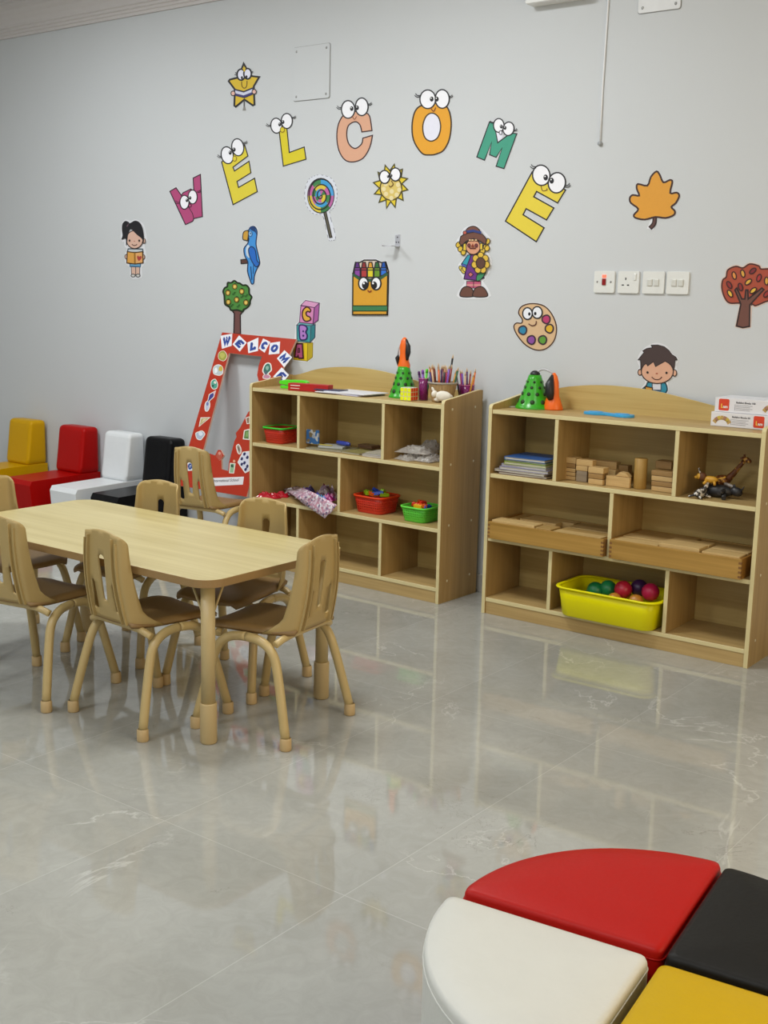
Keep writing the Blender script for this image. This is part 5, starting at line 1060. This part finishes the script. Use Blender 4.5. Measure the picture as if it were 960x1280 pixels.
# toy animals
def animal(name, label, x, y, z, rz, parts, tilt=(0, 0)):
    q = M()
    for kind, *p in parts:
        if kind == 'e': ellipsoid(q, p[0], p[1], p[2], 12, p[3] if len(p) > 3 else 0)
        else: q.tube(p[0], p[1], p[2], 10)
    o = q.build(name); o.location = (x, y, z); o.rotation_euler = (tilt[0], tilt[1], rz); return tag(o, label, 'toy animal', 'toy animals on the right shelf')
GI = pattern('giraffe_coat', ('6c3c14', '8c5420', 'c89440', '5c3010'), 110, .5); DG = mat('dark_grey_toy', '2a2a2c', .4, .2); YL = mat('tawny_toy', 'c8962c', .45, .15); ZB = pattern('zebra_coat', ('d8d4cc', '2c2a2a', 'c8c4bc', '38342f'), 130, .5); BR = mat('mane_brown', '5c3414', .6)
ax = xat(898, -.2, Z1)
animal('toy_rhino', 'dark grey toy animal lying on its side, under the giraffe', ax, -.21, Z1+E1+.026, .08, [('e', (0, 0, 0), (.062, .026, .026), DG), ('e', (.072, 0, .004), (.026, .017, .018), DG, .3), ('t', [(.09, 0, .008), (.102, 0, .028)], [.005, .001], DG),
    ('t', [(-.035, -.01, -.008), (-.045, -.055, -.018)], [.011, .009], DG), ('t', [(.03, -.01, -.008), (.04, -.055, -.018)], [.011, .009], DG), ('t', [(-.035, -.005, .006), (-.055, -.05, .004)], [.010, .008], DG), ('t', [(.03, -.005, .006), (.022, -.055, .0)], [.010, .008], DG), ('e', (.062, .002, .022), (.006, .004, .010), DG), ('t', [(-.06, 0, .006), (-.08, 0, -.01)], [.003, .002], DG)])
animal('toy_giraffe', 'brown spotted toy giraffe with its neck stretched to the upper right', xat(905, -.17, Z1), -.16, Z1+.062, .0, [('e', (-.02, 0, .0), (.042, .018, .022), GI, -.2), ('t', smooth_pts([(.005, 0, .006), (.035, 0, .042), (.065, 0, .085)], 3, False), [.016, .014, .012, .0105, .009, .0085, .008], GI),
    ('e', (.076, 0, .092), (.022, .009, .010), GI, .35), ('t', [(.068, .004, .098), (.066, .005, .112)], [.0022, .003], GI), ('t', [(.068, -.004, .098), (.066, -.005, .112)], [.0022, .003], GI), ('e', (.060, -.010, .097), (.007, .003, .004), GI),
    ('t', [(-.045, -.008, -.01), (-.06, -.010, -.055)], [.007, .005], GI), ('t', [(-.045, .008, -.01), (-.052, .010, -.058)], [.007, .005], GI), ('t', [(.0, -.01, -.01), (.045, -.030, -.016)], [.007, .005], mat('pale_toy_leg', 'b8b0a8', .4)), ('t', [(.0, .01, -.01), (.02, .012, -.058)], [.007, .005], GI), ('t', [(-.058, 0, .006), (-.078, 0, -.022)], [.003, .0015], BR)])
animal('toy_lion', 'tawny yellow toy lion lying on the dark grey toy animal', xat(884, -.225, Z1), -.235, Z1+.072, .1, [('e', (.012, 0, 0), (.030, .015, .014), YL), ('e', (-.022, -.002, .008), (.019, .016, .018), BR), ('e', (-.030, -.006, .009), (.014, .012, .013), YL), ('e', (-.044, -.008, .005), (.007, .006, .006), YL),
    ('t', [(-.028, -.006, .02), (-.036, -.006, .042)], [.004, .002], ZB), ('t', [(0, -.01, -.004), (-.01, -.02, -.018)], [.006, .005], YL), ('t', [(.03, -.01, -.004), (.035, -.02, -.018)], [.006, .005], YL), ('t', [(.04, 0, .004), (.07, 0, .014)], [.002, .003], YL)])
animal('toy_zebra', 'black and white striped toy zebra lying at the left of the toy heap', xat(874, -.285, Z1), -.282, Z1+.020, 1.35, [('e', (0, 0, 0), (.034, .014, .018), ZB), ('t', [(.025, 0, .008), (.042, 0, .03)], [.010, .008], ZB), ('e', (.050, 0, .036), (.014, .007, .008), ZB, .4),
    ('t', [(.02, -.005, -.004), (.03, -.030, -.014)], [.005, .004], ZB), ('t', [(-.02, -.005, -.004), (-.03, -.030, -.014)], [.005, .004], ZB), ('t', [(.02, .005, -.004), (.022, .030, -.014)], [.005, .004], ZB), ('t', [(-.02, .005, -.004), (-.03, .030, -.014)], [.005, .004], ZB)])

# ------------------------------------------------------------------ right shelf, wooden trays
TW = wood('tray_wood', 'b48c44', '8c6824', 'x', .45, .7); TE = wood('tray_end_wood', 'a07230', '845a20', 'y', .45, .7); TI = mat('finger_joint', '7a5228', .5); PL = wood('plank_wood', 'd4b880', 'bc9c64', 'x', .5, 1.5); PL2 = wood('plank_wood_dark', 'b89860', 'a08048', 'x', .5, 1.5)
def tray(label, x0, x1, yf, z, h_, planks, where):
    t = thing('wooden_tray', label, 'tray', ((x0+x1)/2, yf+.145, z)); L_ = (x1-x0)/2; D_ = .145; w_ = .011
    for s in (-1, 1):
        q = M(); q.box((-L_, s*(D_-w_/2)-w_/2, 0), (L_, s*(D_-w_/2)+w_/2, h_), TW); q.build('long_side', t, bevel=.0015)
        q = M(); q.box((s*(L_-w_/2)-w_/2+(.0006 if s > 0 else -.0006), -D_+w_, 0), (s*(L_-w_/2)+w_/2+(.0006 if s > 0 else -.0006), D_-w_, h_), TE); q.build('short_side', t, bevel=.001)
        for k in range(4): q = M(); zz = .006+k*(h_-.008)/4; q.box((s*(L_-w_/2)-w_/2*.9, -D_-.0006, zz), (s*(L_-w_/2)+w_/2+.0008, -D_+w_*.9, zz+(h_-.008)/8), TI); q.build('finger_joint', t)
    q = M(); q.box((-L_+w_, -D_+w_, .001), (L_-w_, D_-w_, .008), PL2); q.build('bottom', t)
    for k, (u0, u1, v0, v1, zt, m_, lab) in enumerate(planks):
        q = M(); X0, X1 = -L_+w_+.001, L_-w_-.001; Y0, Y1 = -D_+w_+.001, D_-w_-.001
        q.box((0, 0, 0), ((u1-u0)*(X1-X0)-.002, (v1-v0)*(Y1-Y0)-.002, zt*h_-.009), m_); o = q.build('wooden_plank', bevel=.0012)
        put(o, ((x0+x1)/2+X0+u0*(X1-X0)+.001, yf+.145+Y0+v0*(Y1-Y0)+.001, z+.009)); tag(o, lab+where, 'wooden plank', 'planks in the wooden trays')
tray('wooden tray of planks in the middle row, left of the divider', xat(609, -.35, Z2), xat(753, -.35, Z2), -.35, Z2+E1, .074,
     [(0, .40, 0, .30, 1.12, PL, 'pale plank at the front left corner'), (.41, .55, 0, .32, 1.05, PL2, 'short dark plank beside the pale front plank'), (.56, .98, 0, .24, .98, PL, 'front right plank'), (.56, .98, .25, .49, .97, PL2, 'second plank from the front on the right side'),
      (.56, .98, .5, .74, .98, PL, 'third plank from the front on the right side'), (.56, .98, .75, 1, .97, PL2, 'rearmost plank on the right side'), (.02, .10, .32, 1, 1.0, PL2, 'short cross plank at the left end'), (.11, .45, .32, .5, .75, PL2, 'sunken plank near the left end'), (.11, .45, .52, .74, 1.02, PL, 'raised plank behind the sunken one'), (.11, .55, .76, 1, 1.0, PL, 'rearmost plank on the left side')], ' of the left tray')
tray('wooden tray of planks in the middle row, right of the divider', xat(760.5, -.35, Z2), xat(925, -.35, Z2)-.0, -.35, Z2+E1, .080,
     [(0, .36, 0, .3, 1.0, PL, 'front left plank'), (.0, .36, .31, .62, 1.02, PL, 'middle left plank'), (0, .5, .64, 1, 1.0, PL2, 'rearmost left plank'), (.37, .69, .02, .36, 1.16, PL, 'pale raised plank at the front middle'), (.37, .69, .38, .62, 1.14, PL, 'pale raised plank behind the front middle one'),
      (.71, 1, 0, .32, 1.08, PL, 'front right plank'), (.71, 1, .34, .64, 1.08, PL, 'middle right plank'), (.52, 1, .66, 1, .96, PL2, 'rearmost right plank')], ' of the right tray')
# yellow tub and balls
tx_, ty_ = -2.118, -.232
basket('bright yellow plastic tub with balls on the bottom of the right shelf', tx_, ty_, Z3+E1, .47, .285, .125, 'dcd400', 'e6de00', 0, 0, 'tub', 'plastic_tub', .3)
for k, (px, py, y, r_, c, lab) in enumerate(((760, 736, -.215, .037, '18804c', 'green ball nearer the middle of the yellow tub'), (744, 738, -.235, .037, '107040', 'darker green ball leftmost in the yellow tub'), (779, 737, -.235, .038, 'b41c38', 'red ball in the middle of the yellow tub'),
        (799, 735, -.18, .037, '3c1c4c', 'dark purple ball in the yellow tub'), (813, 740, -.24, .037, 'c01c50', 'crimson pink ball at the right of the yellow tub'), (795, 752, -.27, .031, 'b87c2c', 'ochre ball low between the red and pink balls'), (768, 750, -.28, .031, 'b87c2c', 'ochre ball low at the front of the yellow tub'), (733, 748, -.20, .034, '3c1c4c', 'dark ball low at the left end of the yellow tub'))):
    cc = on_plane(px, py, (0, y, 0), (0, 1, 0)); z = max(cc.z, Z3+r_+.008)-Z3-.002
    q = M(); ellipsoid(q, (0, 0, 0), (r_, r_, r_), mat('ball_'+c, c, .35), 24); 
    q.lathe([(r_*1.002*math.cos(t_), r_*1.002*math.sin(t_)) for t_ in (-.05, 0, .05)], mat('ball_seam_'+c, c, .6), seg=24)
    tag(put(q.build('ball'), (xat(px, y, Z3+z), y, Z3+z+.002)), lab, 'ball', 'balls in the yellow tub')
